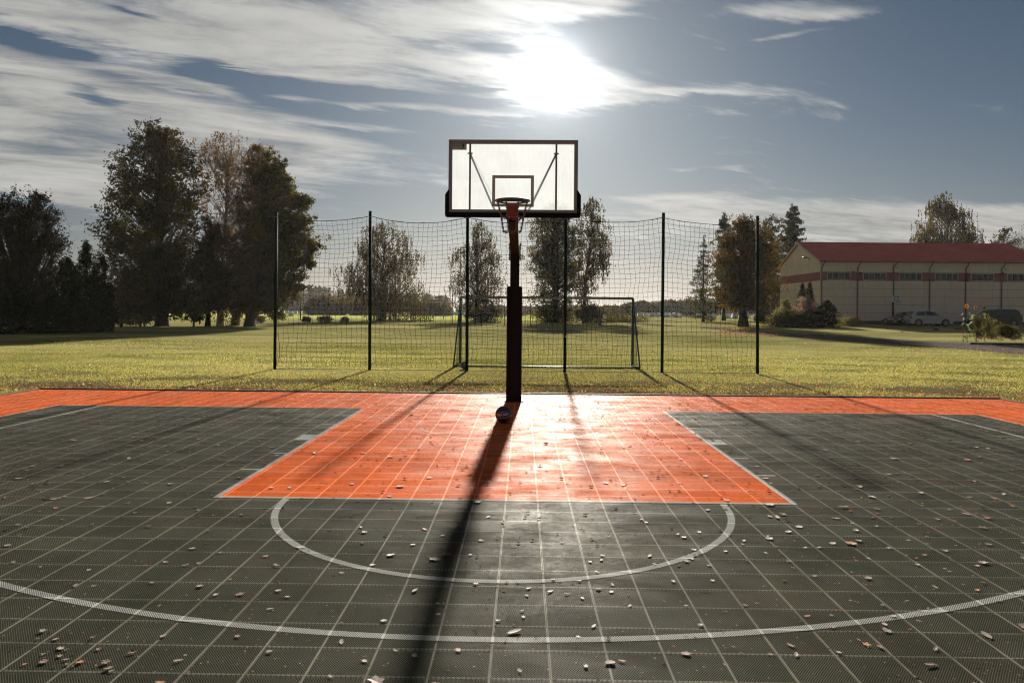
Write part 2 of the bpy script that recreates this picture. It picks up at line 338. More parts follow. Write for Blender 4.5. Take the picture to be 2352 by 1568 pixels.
class MB:
    def __init__(s): s.v = []; s.f = []
    def face(s, *pts):
        i = len(s.v); s.v += [tuple(p) for p in pts]; s.f.append(tuple(range(i, i + len(pts)))); return s
    def box(s, c, d, rot=None, bev=0.0):
        hx, hy, hz = d[0] / 2, d[1] / 2, d[2] / 2; i = len(s.v); b = min(bev, hx * .49, hy * .49, hz * .49)
        if b > 0:
            pts = []
            for sx in (-1, 1):
                for sy in (-1, 1):
                    for sz in (-1, 1):
                        pts += [(sx * hx, sy * (hy - b), sz * (hz - b)), (sx * (hx - b), sy * hy, sz * (hz - b)), (sx * (hx - b), sy * (hy - b), sz * hz)]
            def id_(sx, sy, sz, k): return i + (((sx > 0) * 4 + (sy > 0) * 2 + (sz > 0)) * 3) + k
            for sg in (-1, 1):
                q = [(-1, -1), (1, -1), (1, 1), (-1, 1)]
                if sg < 0: q = q[::-1]
                s.f.append(tuple(id_(sg, a, c2, 0) for a, c2 in q)); s.f.append(tuple(id_(a, sg, c2, 1) for a, c2 in q[::-1])); s.f.append(tuple(id_(a, c2, sg, 2) for a, c2 in q))
            for a in (-1, 1):
                for c2 in (-1, 1):
                    s.f.append((id_(-1, a, c2, 1), id_(1, a, c2, 1), id_(1, a, c2, 2), id_(-1, a, c2, 2)))
                    s.f.append((id_(a, -1, c2, 0), id_(a, 1, c2, 0), id_(a, 1, c2, 2), id_(a, -1, c2, 2)))
                    s.f.append((id_(a, c2, -1, 0), id_(a, c2, 1, 0), id_(a, c2, 1, 1), id_(a, c2, -1, 1)))
                    for e in (-1, 1): s.f.append((id_(a, c2, e, 0), id_(a, c2, e, 1), id_(a, c2, e, 2)))
        else:
            pts = [(x * hx, y * hy, z * hz) for x in (-1, 1) for y in (-1, 1) for z in (-1, 1)]
            for q in ((0, 1, 3, 2), (4, 6, 7, 5), (0, 4, 5, 1), (2, 3, 7, 6), (0, 2, 6, 4), (1, 5, 7, 3)): s.f.append(tuple(i + k for k in q))
        for p in pts:
            p = Vector(p)
            if rot is not None: p = rot @ p
            s.v.append((p.x + c[0], p.y + c[1], p.z + c[2]))
        return s
    def tube(s, pts, rad, n=8, cap=True, closed=False):
        pts = [Vector(p) for p in pts]; k = len(pts)
        if not hasattr(rad, '__len__'): rad = [rad] * k
        i0 = len(s.v); up = Vector((0, 0, 1)); prev = None
        for j, p in enumerate(pts):
            if closed: t = pts[(j + 1) % k] - pts[j - 1]
            else: t = pts[min(j + 1, k - 1)] - pts[max(j - 1, 0)]
            t = t.normalized() if t.length > 1e-9 else Vector((0, 0, 1))
            if prev is None:
                a = t.cross(up)
                if a.length < 1e-3: a = t.cross(Vector((1, 0, 0)))
                a.normalize()
            else:
                a = prev - t * prev.dot(t)
                if a.length < 1e-6: a = t.cross(up)
                a.normalize()
            prev = a; b = t.cross(a)
            for q in range(n):
                w = 2 * math.pi * q / n; s.v.append(tuple(p + (a * math.cos(w) + b * math.sin(w)) * rad[j]))
        for j in range(k if closed else k - 1):
            for q in range(n):
                a0 = i0 + j * n; b0 = i0 + ((j + 1) % k) * n
                s.f.append((a0 + q, a0 + (q + 1) % n, b0 + (q + 1) % n, b0 + q))
        if cap and not closed:
            s.f.append(tuple(i0 + q for q in range(n))[::-1]); s.f.append(tuple(i0 + (k - 1) * n + q for q in range(n)))
        return s
    def prism(s, poly, y0, y1, inset=0.0):
        """poly: list of (x, z); extruded along y"""
        n = len(poly); i = len(s.v)
        for y in (y0, y1):
            for (x, z) in poly: s.v.append((x, y, z))
        s.f.append(tuple(i + k for k in range(n))); s.f.append(tuple(i + n + k for k in range(n))[::-1])
        for k in range(n): s.f.append((i + k, i + n + k, i + n + (k + 1) % n, i + (k + 1) % n))
        return s
    def sphere(s, c, r, nu=16, nv=10, sq=(1, 1, 1)):
        i = len(s.v)
        for a in range(nv + 1):
            th = math.pi * a / nv
            for b in range(nu):
                ph = 2 * math.pi * b / nu
                s.v.append((c[0] + r * sq[0] * math.sin(th) * math.cos(ph), c[1] + r * sq[1] * math.sin(th) * math.sin(ph), c[2] + r * sq[2] * math.cos(th)))
        for a in range(nv):
            for b in range(nu):
                s.f.append((i + a * nu + b, i + (a + 1) * nu + b, i + (a + 1) * nu + (b + 1) % nu, i + a * nu + (b + 1) % nu))
        return s
    def mesh(s, name, m, smooth=False):
        me = bpy.data.meshes.new(name); me.from_pydata(s.v, [], s.f); me.update()
        if m: me.materials.append(m)
        if smooth: me.polygons.foreach_set('use_smooth', [True] * len(me.polygons))
        return me
    def build(s, name, m, parent=None, smooth=False):
        return link(bpy.data.objects.new(name, s.mesh(name, m, smooth)), parent)

def quads_mesh(name, V, m, tint=None, per=4):
    """V: (N*per, 3) array, every `per` vertices one face"""
    V = np.asarray(V, np.float32); n = len(V) // per
    me = bpy.data.meshes.new(name)
    me.vertices.add(len(V)); me.vertices.foreach_set('co', V.ravel())
    me.loops.add(len(V)); me.loops.foreach_set('vertex_index', np.arange(len(V), dtype=np.int32))
    me.polygons.add(n); me.polygons.foreach_set('loop_start', np.arange(0, len(V), per, dtype=np.int32))
    me.update(calc_edges=True)
    if tint is not None:
        a = me.attributes.new('tint', 'FLOAT', 'POINT'); a.data.foreach_set('value', np.repeat(np.asarray(tint, np.float32), per))
    me.materials.append(m)
    return me

def leaf_verts(rng, C, L, Wd, vert=0.0, flat=0.0):
    """rhombic leaves at centres C, length L and width Wd (arrays); vert pulls the long axis down, flat lays them down"""
    n = len(C); u = rng.normal(size=(n, 3)); u[:, 2] = u[:, 2] * (1 - flat) - vert * 3; u /= np.linalg.norm(u, axis=1)[:, None]
    w = rng.normal(size=(n, 3)); w[:, 2] *= (1 - flat); w -= u * (w * u).sum(1)[:, None]; w /= np.linalg.norm(w, axis=1)[:, None] + 1e-9
    L = np.broadcast_to(L, n)[:, None]; Wd = np.broadcast_to(Wd, n)[:, None]
    V = np.stack([C - u * L * .5, C + w * Wd * .5 + u * L * .08, C + u * L * .5, C - w * Wd * .5 + u * L * .08], 1)
    return V.reshape(-1, 3)

def thread_mesh(name, A, B, r, m):
    """thin three-sided cords between the points A and B (N,3)"""
    d = B - A; L = np.linalg.norm(d, axis=1)[:, None]; d = d / np.maximum(L, 1e-6)
    ref = np.where(np.abs(d[:, 2:3]) > .9, np.array([[1., 0, 0]]), np.array([[0, 0, 1.]]))
    u = np.cross(d, ref); u /= np.linalg.norm(u, axis=1)[:, None]; w = np.cross(d, u)
    ring = [u * math.cos(a) + w * math.sin(a) for a in (0, 2.094, 4.189)]
    V = []
    for k in range(3):
        k2 = (k + 1) % 3
        V.append(np.stack([A + ring[k] * r, A + ring[k2] * r, B + ring[k2] * r, B + ring[k] * r], 1))
    return quads_mesh(name, np.concatenate(V, 0).reshape(-1, 3), m)

def text_mesh(txt, size, m, extrude=0.001, name='lettering'):
    c = bpy.data.curves.new(name, 'FONT'); c.body = txt; c.size = size; c.extrude = extrude; c.align_x = 'CENTER'; c.align_y = 'CENTER'
    o = bpy.data.objects.new(name, c); COL.objects.link(o); bpy.context.view_layer.update()
    me = bpy.data.meshes.new_from_object(o.evaluated_get(bpy.context.evaluated_depsgraph_get()))
    bpy.data.objects.remove(o); bpy.data.curves.remove(c)
    me.materials.clear(); me.materials.append(m)
    return me

def dup(o, parent=None, loc=None):
    c = o.copy(); link(c, parent)
    if loc is not None: c.location = loc
    for ch in list(o.children): dup(ch, c)
    return c


# ------------------------------------------------------------------ ground and fields
rng = np.random.default_rng(7)
xs = np.unique(np.concatenate([np.linspace(-2500, -120, 16), np.linspace(-120, 120, 97), np.linspace(120, 2500, 16)]))
ys = np.unique(np.concatenate([np.linspace(-30, 130, 81), np.linspace(130, 6000, 24)]))
XX, YY = np.meshgrid(xs, ys); ZZ = hgt(XX, YY)
g = MB(); g.v = [tuple(p) for p in np.stack([XX.ravel(), YY.ravel(), ZZ.ravel()], 1).tolist()]
nx = len(xs)
g.f = [(j * nx + i, j * nx + i + 1, (j + 1) * nx + i + 1, (j + 1) * nx + i) for j in range(len(ys) - 1) for i in range(nx - 1)]
setp(g.build('lawn', M['lawn'], smooth=True), 'wide mown lawn with patchy dry and green grass around the court', kind='structure')

def sheet(name, pts, z, m, label, div=12):
    """a strip given by left/right border points, following the ground"""
    b = MB(); rows = []
    for (l, r_) in pts:
        rows.append([(l[0] + (r_[0] - l[0]) * k / 4, l[1] + (r_[1] - l[1]) * k / 4) for k in range(5)])
    for row in rows:
        for (x, y) in row: b.v.append((x, y, float(hgt(x, y)) + z))
    for j in range(len(rows) - 1):
        for k in range(4): b.f.append((j * 5 + k, j * 5 + k + 1, (j + 1) * 5 + k + 1, (j + 1) * 5 + k))
    return setp(b.build(name, m), label, kind='structure')

sheet('crop_field', [((-700, y), (700, y)) for y in (128, 180, 260, 330)], 0.03, M['field'], 'bright green crop field beyond the lawn')
sheet('stubble_field', [((-900, y), (900, y)) for y in (330, 400, 520, 900)], 0.05, M['plough'], 'brown stubble field before the forest')

# ------------------------------------------------------------------ the court
CO, CY = (0.035, 12.04), R(0.9)       # centre of the baseline, and the court's yaw
court_b = MB(); court_b.box((0, -4.6, -0.045), (18.66, 14.0, 0.06))
M['court_base'] = mat('dark gravel bed under the tiles', (0.010, 0.009, 0.007), 1.0, spec=0.0, noise=(20, .3))
court = court_b.build('court', M['court_base'])
court.location = (CO[0], CO[1], 0); court.rotation_euler = (0, 0, -CY)
setp(court, 'sports court of click-together plastic grating tiles in grey and orange', kind='structure')
PITCH, T0, S0 = 0.2695, -8.82, 0.017

def tile_material(name, flat=None):
    m = bpy.data.materials.new(name); m.use_nodes = True; t = NT(m.node_tree); t.n.clear()
    tcn = t.new('ShaderNodeTexCoord'); tcn.object = court; P = tcn.outputs['Object']; s, q, z = t.xyz(P)
    big = t.noise(P, 0.55, 5.0, 0.6); mid = t.noise(t.vscale(P, (1, .6, 1)), 3.2, 6.0, 0.65); fine = t.noise(t.vscale(P, (1, 1.0, 1)), 26.0, 4.0, 0.7)
    if flat: col = t.mix(t.lin(fine, .3, .7), tuple(c * .85 for c in flat), flat)
    else:
        grey = t.mix(t.lin(mid, .3, .7), (0.052, 0.055, 0.040), (0.074, 0.076, 0.056))
        org = t.mix(t.lin(mid, .3, .7), (0.74, 0.120, 0.018), (0.86, 0.165, 0.032))
        a_s = t.m('ABSOLUTE', s)
        outer = t.m('MAXIMUM', t.m('GREATER_THAN', a_s, 7.5), t.m('GREATER_THAN', q, 0.0))
        key = t.mul(t.m('LESS_THAN', a_s, 2.45), t.m('GREATER_THAN', q, -5.77))
        col = t.mix(t.m('MAXIMUM', outer, key), grey, org)
        col = t.mix(t.mul(t.sstep(big, 0.45, 0.75), 0.28), col, (0.13, 0.10, 0.07))
    # diamond openings of the grating, with a solid rim round every tile
    fs = t.m('ABSOLUTE', t.sub(t.m('FRACT', t.m('DIVIDE', t.sub(s, S0), PITCH)), 0.5))
    fq = t.m('ABSOLUTE', t.sub(t.m('FRACT', t.m('DIVIDE', t.sub(q, T0), PITCH)), 0.5))
    rim = t.m('GREATER_THAN', t.m('MAXIMUM', fs, fq), 0.474)
    # glints of the tile edges painted as pale joint lines; a slightly different batch of plastic in every tile
    cell = t.vec(t.m('FLOOR', t.m('DIVIDE', t.sub(s, S0), PITCH)), t.m('FLOOR', t.m('DIVIDE', t.sub(q, T0), PITCH)))
    wn = t.new('ShaderNodeTexWhiteNoise', noise_dimensions='2D'); t.l.new(cell, wn.inputs['Vector'])
    bri = t.lin(wn.outputs['Value'], 0, 1, .86, 1.12); bv = t.new('ShaderNodeVectorMath', operation='SCALE'); t.l.new(col, bv.inputs[0]); t.l.new(bri, bv.inputs['Scale']); col = bv.outputs[0]
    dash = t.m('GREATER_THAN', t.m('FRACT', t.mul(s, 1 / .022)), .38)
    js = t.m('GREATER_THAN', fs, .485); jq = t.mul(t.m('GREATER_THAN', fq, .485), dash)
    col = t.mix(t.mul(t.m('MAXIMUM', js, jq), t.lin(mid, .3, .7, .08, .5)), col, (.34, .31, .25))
    us, uq = t.mul(s, 1 / 0.0120), t.mul(q, 1 / 0.0160)
    a = t.m('ABSOLUTE', t.sub(t.m('FRACT', t.add(us, uq)), .5)); b = t.m('ABSOLUTE', t.sub(t.m('FRACT', t.sub(us, uq)), .5))
    bar = t.m('MAXIMUM', a, b)
    hole = t.mul(t.m('LESS_THAN', bar, 0.355), t.m('SUBTRACT', 1.0, rim))
    bmp = t.new('ShaderNodeBump'); bmp.inputs['Strength'].default_value = .5; bmp.inputs['Distance'].default_value = .004
    t.l.new(t.add(t.mul(fine, 1.0), t.mul(mid, 1.2)), bmp.inputs['Height'])
    df = t.new('ShaderNodeBsdfDiffuse'); df.inputs['Roughness'].default_value = 0.0; t.l.new(col, df.inputs['Color']); t.l.new(bmp.outputs[0], df.inputs['Normal'])
    gs = t.new('ShaderNodeBsdfGlossy'); gs.distribution = 'GGX'; t.l.new(bmp.outputs[0], gs.inputs['Normal']); gs.inputs['Color'].default_value = (1, .97, .93, 1)
    t.put(gs.inputs['Roughness'], t.lin(t.add(t.mul(mid, .6), t.mul(fine, .4)), .35, .65, .42, .60))
    pat = t.noise(t.vscale(P, (.7, 1.6, 1)), 1.9, 7.0, .68, .4)
    lw = t.new('ShaderNodeLayerWeight'); lw.inputs['Blend'].default_value = .5
    fac = t.mul(t.lin(pat, .36, .64, .35, 1.5), t.add(.0045, t.mul(t.m('POWER', lw.outputs['Facing'], 10.0), .24)))
    p = t.new('ShaderNodeMixShader'); t.l.new(fac, p.inputs[0]); t.l.new(df.outputs[0], p.inputs[1]); t.l.new(gs.outputs[0], p.inputs[2])
    dk = t.new('ShaderNodeBsdfTransparent')
    mx = t.new('ShaderNodeMixShader'); t.l.new(hole, mx.inputs[0]); t.l.new(p.outputs[0], mx.inputs[1]); t.l.new(dk.outputs[0], mx.inputs[2])
    o = t.new('ShaderNodeOutputMaterial'); t.l.new(mx.outputs[0], o.inputs[0])
    return m

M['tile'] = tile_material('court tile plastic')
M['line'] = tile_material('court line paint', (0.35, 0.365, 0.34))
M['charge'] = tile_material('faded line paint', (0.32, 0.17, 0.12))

def plate_arrays():
    h = PITCH / 2 - 0.0005; k = h - 0.0008
    top = [(-k, -k, 0), (k, -k, 0), (k, k, 0), (-k, k, 0)]; mid = [(-h, -h, -.0010), (h, -h, -.0010), (h, h, -.0010), (-h, h, -.0010)]
    low = [(-h, -h, -.012), (h, -h, -.012), (h, h, -.012), (-h, h, -.012)]
    Q = [top]
    for a in range(4):
        b = (a + 1) % 4; Q += [[mid[a], mid[b], top[b], top[a]], [low[a], low[b], mid[b], mid[a]]]
    return np.array(Q, np.float32).reshape(-1, 3)
PL = plate_arrays()
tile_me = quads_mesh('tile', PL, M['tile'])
Mw = court.matrix_basis if False else (Matrix.Translation((CO[0], CO[1], 0)) @ Matrix.Rotation(-CY, 4, 'Z'))
tiles = []
i0, i1 = int(math.floor((-9.3 - S0) / PITCH)), int(math.ceil((9.3 - S0) / PITCH))
j0, j1 = int(math.floor((-11.4 - T0) / PITCH)), int(math.ceil((2.28 - T0) / PITCH))
for i in range(i0, i1):
    for j in range(j0, j1):
        s_, t_ = S0 + (i + .5) * PITCH, T0 + (j + .5) * PITCH
        w = Mw @ Vector((s_, t_, 0)); inside = False
        if w.y > 2.6:
            px = CX + F * w.x / w.y; py = HY + F * CH / w.y
            inside = -40 < px < 2392 and py < 1620
        tiles.append((0 if inside else 1, math.hypot(w.x, w.y), s_, t_))
tiles.sort()
rt = random.Random(3); rest = []
for n_, (ins, d_, s_, t_) in enumerate(tiles):
    zo = rt.uniform(-.0006, .0); tx, ty = rt.gauss(0, .0006), rt.gauss(0, .0006)
    if n_ < 300:
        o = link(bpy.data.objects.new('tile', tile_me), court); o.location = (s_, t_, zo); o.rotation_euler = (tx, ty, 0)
    else:
        V = PL.copy(); V[:, 2] += zo + V[:, 1] * tx - V[:, 0] * ty; V[:, 0] += s_; V[:, 1] += t_; rest.append(V)
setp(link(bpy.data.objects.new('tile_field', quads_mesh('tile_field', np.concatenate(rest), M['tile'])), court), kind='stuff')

LZ = 0.003
def strip(name, pts, w, m=None, closed=False):
    """a painted line of width w along pts, in court coordinates"""
    b = MB(); k = len(pts)
    for j, p in enumerate(pts):
        q0, q1 = pts[max(j - 1, 0)], pts[min(j + 1, k - 1)]
        d = Vector((q1[0] - q0[0], q1[1] - q0[1])).normalized(); n = Vector((-d.y, d.x)) * w / 2
        b.v += [(p[0] + n.x, p[1] + n.y, LZ), (p[0] - n.x, p[1] - n.y, LZ)]
    for j in range(k - 1): b.f.append((2 * j, 2 * j + 1, 2 * j + 3, 2 * j + 2))
    return b.build(name, m or M['line'], court)
LW = 0.052
arc = lambda cx, cy, r, a0, a1, n=64: [(cx + r * math.cos(a0 + (a1 - a0) * k / n), cy + r * math.sin(a0 + (a1 - a0) * k / n)) for k in range(n + 1)]
def lab(o, l): o['label'] = l; return o
lab(strip('baseline', [(-7.5 + LW, 0), (-2.5, 0)], .03), 'thin grey baseline left of the key')
lab(strip('baseline', [(2.5, 0), (7.5 - LW, 0)], .03), 'thin grey baseline right of the key')
lab(strip('sideline', [(-7.5, 0.0), (-7.5, -11.4)], .04), 'left sideline'); lab(strip('sideline', [(7.5, 0.0), (7.5, -11.4)], .04), 'right sideline')
lab(strip('free_throw_line', [(-2.47, -5.79), (2.47, -5.79)], LW), 'grey free throw line across the front of the orange key')
lab(strip('key_line', [(-2.45, -.02), (-2.45, -5.762)], LW), 'left side line of the orange key'); lab(strip('key_line', [(2.45, -.02), (2.45, -5.762)], LW), 'right side line of the orange key')
lab(strip('free_throw_arc', arc(0, -5.83, 1.84, math.pi, 2 * math.pi), .056), 'half circle in front of the free throw line')
R3, S3 = 6.87, 6.77
a3 = math.acos(S3 / R3)
lab(strip('three_point_line', [(-S3, -.03), (-S3, -1.0)] + arc(0, -1.575, R3, math.pi + a3, 2 * math.pi - a3, 120) + [(S3, -1.0), (S3, -.03)], .056), 'three point line curving round the court')
lab(strip('no_charge_line', arc(0, -1.6, 1.30, math.pi, 2 * math.pi, 40), .05, M['charge']), 'faint half circle in the orange key below the basket')
for sg in (-1, 1):
    for tq, wd in ((-1.75, .05), (-2.82, .38), (-3.85, .05), (-4.7, .05)):
        strip('lane_mark', [(sg * 2.478, tq), (sg * 2.66, tq)], wd)

# edging round the court
edge = thing('court_edging', (CO[0], CO[1], 0), 'low dark edging of boards around the orange rim of the court', 'edging', rz=-CY)
eb = 2.31
for k in range(8):
    w = 18.8 / 8; x0 = -9.4 + k * w
    MB().box((x0 + w / 2, eb + .035, -.03), (w - .006, .05, .10), bev=.006).build('edging_board', M['rubber_edge'], edge)
    MB().box((x0 + w / 2, eb + .095, -.035), (w - .006, .05, .10), bev=.006).build('edging_board', M['wood_edge'], edge)
for sg in (-1, 1):
    for k in range(6):
        w = 13.7 / 6
        MB().box((sg * 9.37, eb - w * (k + .5), -.035), (.08, w - .006, .10), bev=.008).build('edging_board', M['wood_edge'], edge)

# ------------------------------------------------------------------ the basket
PX, PY = 0.045, 13.26                # pole axis
BD = 10.25                           # distance of the board
bk = thing('basketball_hoop', (PX, PY, 0), 'tall black basketball hoop with padded post, clear backboard and chain net behind the ball', 'basketball hoop', rz=-CY)
def L2(x, y, z): return (x - PX, y - PY, z)
MB().box((0, 0, 1.03), (.275, .275, 2.05), bev=.022).build('post_padding', M['pad'], bk)
MB().box((0, 0, 1.45), (.163, .163, 2.70), bev=.008).build('post', M['black'], bk)
MB().box((0, 0, .008), (.34, .34, .016), bev=.004).build('base_plate', M['black'], bk)
for sg in (-1, 1):
    fl = MB().box((sg * .093, -.01, 2.68), (.018, .22, .31), bev=.004).build('bracket_plate', M['black'], bk)
    for z in (2.56, 2.62, 2.74, 2.80):
        for yb in (-.08, .05): MB().tube([(sg * .101, yb, z), (sg * .116, yb, z)], .011, 6).build('bolt', M['galv'], fl)
# the arm: a box beam rising gently towards the board
ax0, ax1 = Vector((0, .06, 2.70)), Vector((.002, BD - PY + .20, 2.92))
d = ax1 - ax0; rot = d.to_track_quat('Y', 'Z').to_matrix()
MB().box(tuple((ax0 + ax1) / 2), (.145, d.length, .165), rot=rot, bev=.008).build('arm', M['black'], bk)
bx, by = .002, BD - PY              # board centre in local coordinates
MB().box((bx, by + .13, 2.94), (.155, .22, .20), bev=.01).build('board_mount', M['black'], bk)
BW, ZB, ZT = .898, 2.965, 3.985
fb = MB()
for (c, dd) in (((bx, by, ZT - .026), (BW * 2, .05, .052)), ((bx, by, ZB + .026), (BW * 2, .05, .052)),
                ((bx - BW + .026, by, (ZB + ZT) / 2), (.052, .05, ZT - ZB - .104)), ((bx + BW - .026, by, (ZB + ZT) / 2), (.052, .05, ZT - ZB - .104))):
    MB().box(c, dd, bev=.004).build('board_frame', M['frame'], bk)

def board_material():
    m = bpy.data.materials.new('hazy clear board'); m.use_nodes = True; t = NT(m.node_tree); t.n.clear()
    P = t.new('ShaderNodeTexCoord').outputs['Object']; x, y, z = t.xyz(P)
    drip = t.noise(t.vec(t.mul(x, 34.0), 0.0, t.mul(z, 3.0)), 1.0, 5.0, .7); blot = t.noise(P, 3.5, 4.0, .6)
    c = t.mix(t.lin(t.add(t.mul(drip, .5), t.mul(blot, .5)), .38, .62), (.225, .234, .236), (.262, .275, .278))
    tr = t.new('ShaderNodeBsdfTranslucent'); t.l.new(c, tr.inputs['Color'])
    tp = t.new('ShaderNodeBsdfTransparent'); gl_ = t.new('ShaderNodeBsdfGlossy'); gl_.inputs['Roughness'].default_value = .08
    m1 = t.new('ShaderNodeMixShader'); m1.inputs[0].default_value = .68; t.l.new(tp.outputs[0], m1.inputs[1]); t.l.new(tr.outputs[0], m1.inputs[2])
    m2 = t.new('ShaderNodeMixShader'); m2.inputs[0].default_value = .02; t.l.new(m1.outputs[0], m2.inputs[1]); t.l.new(gl_.outputs[0], m2.inputs[2])
    o = t.new('ShaderNodeOutputMaterial'); t.l.new(m2.outputs[0], o.inputs[0]); return m
M['board'] = board_material()
MB().face((bx - BW + .05, by, ZB + .05), (bx + BW - .05, by, ZB + .05), (bx + BW - .05, by, ZT - .05), (bx - BW + .05, by, ZT - .05)).build('backboard_pane', M['board'], bk)
# target rectangle
TX, TZ0, TZ1, tw = .290, 3.058, 3.495, .042
for (c, dd) in (((bx, by - .006, TZ1 - tw / 2), (TX * 2, .003, tw)), ((bx, by - .006, TZ0 + tw / 2), (TX * 2, .003, tw)),
                ((bx - TX + tw / 2, by - .006, (TZ0 + TZ1) / 2), (tw, .003, TZ1 - TZ0 - 2 * tw)), ((bx + TX - tw / 2, by - .006, (TZ0 + TZ1) / 2), (tw, .003, TZ1 - TZ0 - 2 * tw))):
    MB().box(c, dd).build('target_line', M['white_print'], bk)
# struts behind the pane
for sg in (-1, 1):
    x = bx + sg * .600
    MB().box((x, by + .045, (ZB + ZT) / 2), (.026, .035, ZT - ZB - .01), bev=.004).build('board_upright', M['frame'], bk)
    MB().tube([(x - .035, by + .07, 3.82), (x + .035, by + .07, 3.82)], .011, 8).build('pivot_bolt', M['galv'], bk)
    MB().tube([(x, by + .08, 3.82), (bx + sg * .27, by + .42, 3.21), (bx + sg * .07, by + .62, 2.93)], .013, 8).build('brace', M['galv'], bk)
# rubber edge guard
eg = MB(); o_ = BW + .045
prof = [(-o_ + .03, ZB - .055), (o_ - .03, ZB - .055), (o_ - .008, ZB - .045), (o_, ZB - .015), (o_, ZB + .255), (o_ - .045, ZB + .325), (BW - .012, ZB + .325), (BW - .012, ZB + .012),
        (-BW + .012, ZB + .012), (-BW + .012, ZB + .325), (-o_ + .045, ZB + .325), (-o_, ZB + .255), (-o_, ZB - .015), (-o_ + .008, ZB - .045)]
prof = [(bx + a, b) for a, b in prof]; i = len(eg.v); n = len(prof)
for y in (by - .028, by + .032): eg.v += [(a, y, z) for a, z in prof]
for k in range(n): eg.f.append((k, (k + 1) % n, n + (k + 1) % n, n + k))
for o2 in (0, n):
    for q in ((0, 1, 7, 8), (1, 2, 3, 7), (3, 4, 5, 6), (3, 6, 7), (8, 9, 12), (9, 10, 11, 12), (8, 12, 13, 0)): eg.f.append(tuple(o2 + k for k in q))
eg.build('edge_guard', M['rubber'], bk)
# the maker's plate on the pane: lettering and a blue leaping figure
pl = MB().box((bx - .748, by - .008, 3.888), (.196, .004, .088)).build('maker_plate', M['white_print'], bk)
M['ink'] = mat('black print', (.01, .01, .008), .6); M['blue_ink'] = mat('blue print', (.015, .045, .075), .6)
me = text_mesh("RANTZOWS", .0265, M['ink'], .0004); o = link(bpy.data.objects.new('lettering', me), pl); o.location = (bx - .772, by - .0108, 3.900); o.rotation_euler = (R(90), 0, 0); o.scale = (.92, 1, 1)
me = text_mesh("SPORT", .015, M['ink'], .0004); o = link(bpy.data.objects.new('lettering', me), pl); o.location = (bx - .752, by - .0108, 3.882); o.rotation_euler = (R(90), 0, 0)
lg = MB(); fx, fz, fy = bx - .748, 3.888, by - .0112
lg.tube([(fx + .043 + .009 * math.cos(a), fy, fz + .036 + .008 * math.sin(a)) for a in np.linspace(0, 6.28, 9)[:-1]], .004, 4, closed=True)
def ribbon(pts):
    for (p, w0), (q, w1) in zip(pts[:-1], pts[1:]): lg.face((p[0] - w0, fy, p[1]), (p[0] + w0, fy, p[1]), (q[0] + w1, fy, q[1]), (q[0] - w1, fy, q[1]))
ribbon([((fx + .076, fz + .038), .002), ((fx + .060, fz + .028), .008), ((fx + .048, fz + .012), .009), ((fx + .056, fz - .006), .009), ((fx + .05, fz - .018), .010), ((fx + .02, fz - .034), .010), ((fx + .004, fz - .042), .003)])
lg.build('emblem', M['blue_ink'], pl)
# rim and bracket
RZ, RY = 3.085, by - .385
ring = [(bx + .228 * math.cos(a), RY + .228 * math.sin(a), RZ) for a in np.linspace(0, 2 * math.pi, 49)[:-1]]
rim = MB().tube(ring, .0105, 8, closed=True).build('rim', M['rim'], bk, True)
rb = MB()
for k in range(13):
    a = math.pi * (1.16 + .68 * k / 12)
    p = Vector((bx + .236 * math.cos(a), RY + .236 * math.sin(a), RZ))
    if k: rb.face(q + Vector((0, 0, -.006)), p + Vector((0, 0, -.006)), p + Vector((0, 0, -.048)), q + Vector((0, 0, -.048)))
    q = p
rb.build('rim_skirt', M['rim'], bk)
MB().box((bx, by - .10, RZ - .10), (.152, .16, .165), bev=.008).build('rim_bracket', M['orange_steel'], bk)
# chain net: twelve hooks, strands of links that meet in rings
def chain(p, q, sag=0.0, ln=.034, link_r=.0048):
    b = MB(); p, q = Vector(p), Vector(q); n = max(2, int((q - p).length / (ln * .78)))
    pts = [p.lerp(q, k / n) + Vector((0, 0, -sag * math.sin(math.pi * k / n))) for k in range(n + 1)]
    for k in range(n):
        a, c = pts[k], pts[k + 1]; t = (c - a).normalized(); u = t.cross(Vector((0, 0, 1)) if abs(t.z) < .8 else Vector((1, 0, 0))).normalized()
        if k % 2: u = t.cross(u)
        m_ = (a + c) / 2; r_ = []
        for w in range(8):
            th = 2 * math.pi * w / 8; r_.append(m_ + t * math.cos(th) * ln * .56 + u * math.sin(th) * ln * .25)
        b.tube(r_, link_r, 4, closed=True)
    return b
nets = []
top, mid1, mid2 = [], [], []
for k in range(8):
    a = 2 * math.pi * (k + .5) / 8
    top.append((bx + .214 * math.cos(a), RY + .214 * math.sin(a), RZ - .012))
    a2 = 2 * math.pi * (k + 1.0) / 8
    mid1.append((bx + .165 * math.cos(a) + .006 * math.sin(k * 5), RY + .165 * math.sin(a), RZ - .215))
    mid2.append((bx + .128 * math.cos(a), RY + .128 * math.sin(a) + .008 * math.cos(k * 3), RZ - .40))
cn = MB().build('chain_net', M['chain'], bk)
def addc(b): b.build('chain', M['chain'], cn)
for k in range(8):
    addc(chain(top[k], mid1[k])); addc(chain(mid1[k], mid1[(k + 1) % 8], .012)); addc(chain(mid1[k], mid2[k])); addc(chain(mid2[k], mid2[(k + 1) % 8], .022))
    MB().tube([(top[k][0], top[k][1], RZ - .012 + .012 * math.cos(a) ) if False else (top[k][0] + .010 * math.cos(a), top[k][1], RZ - .014 + .010 * math.sin(a)) for a in np.linspace(0, 6.28, 9)[:-1]], .003, 5, closed=True).build('hook', M['chain'], rim)

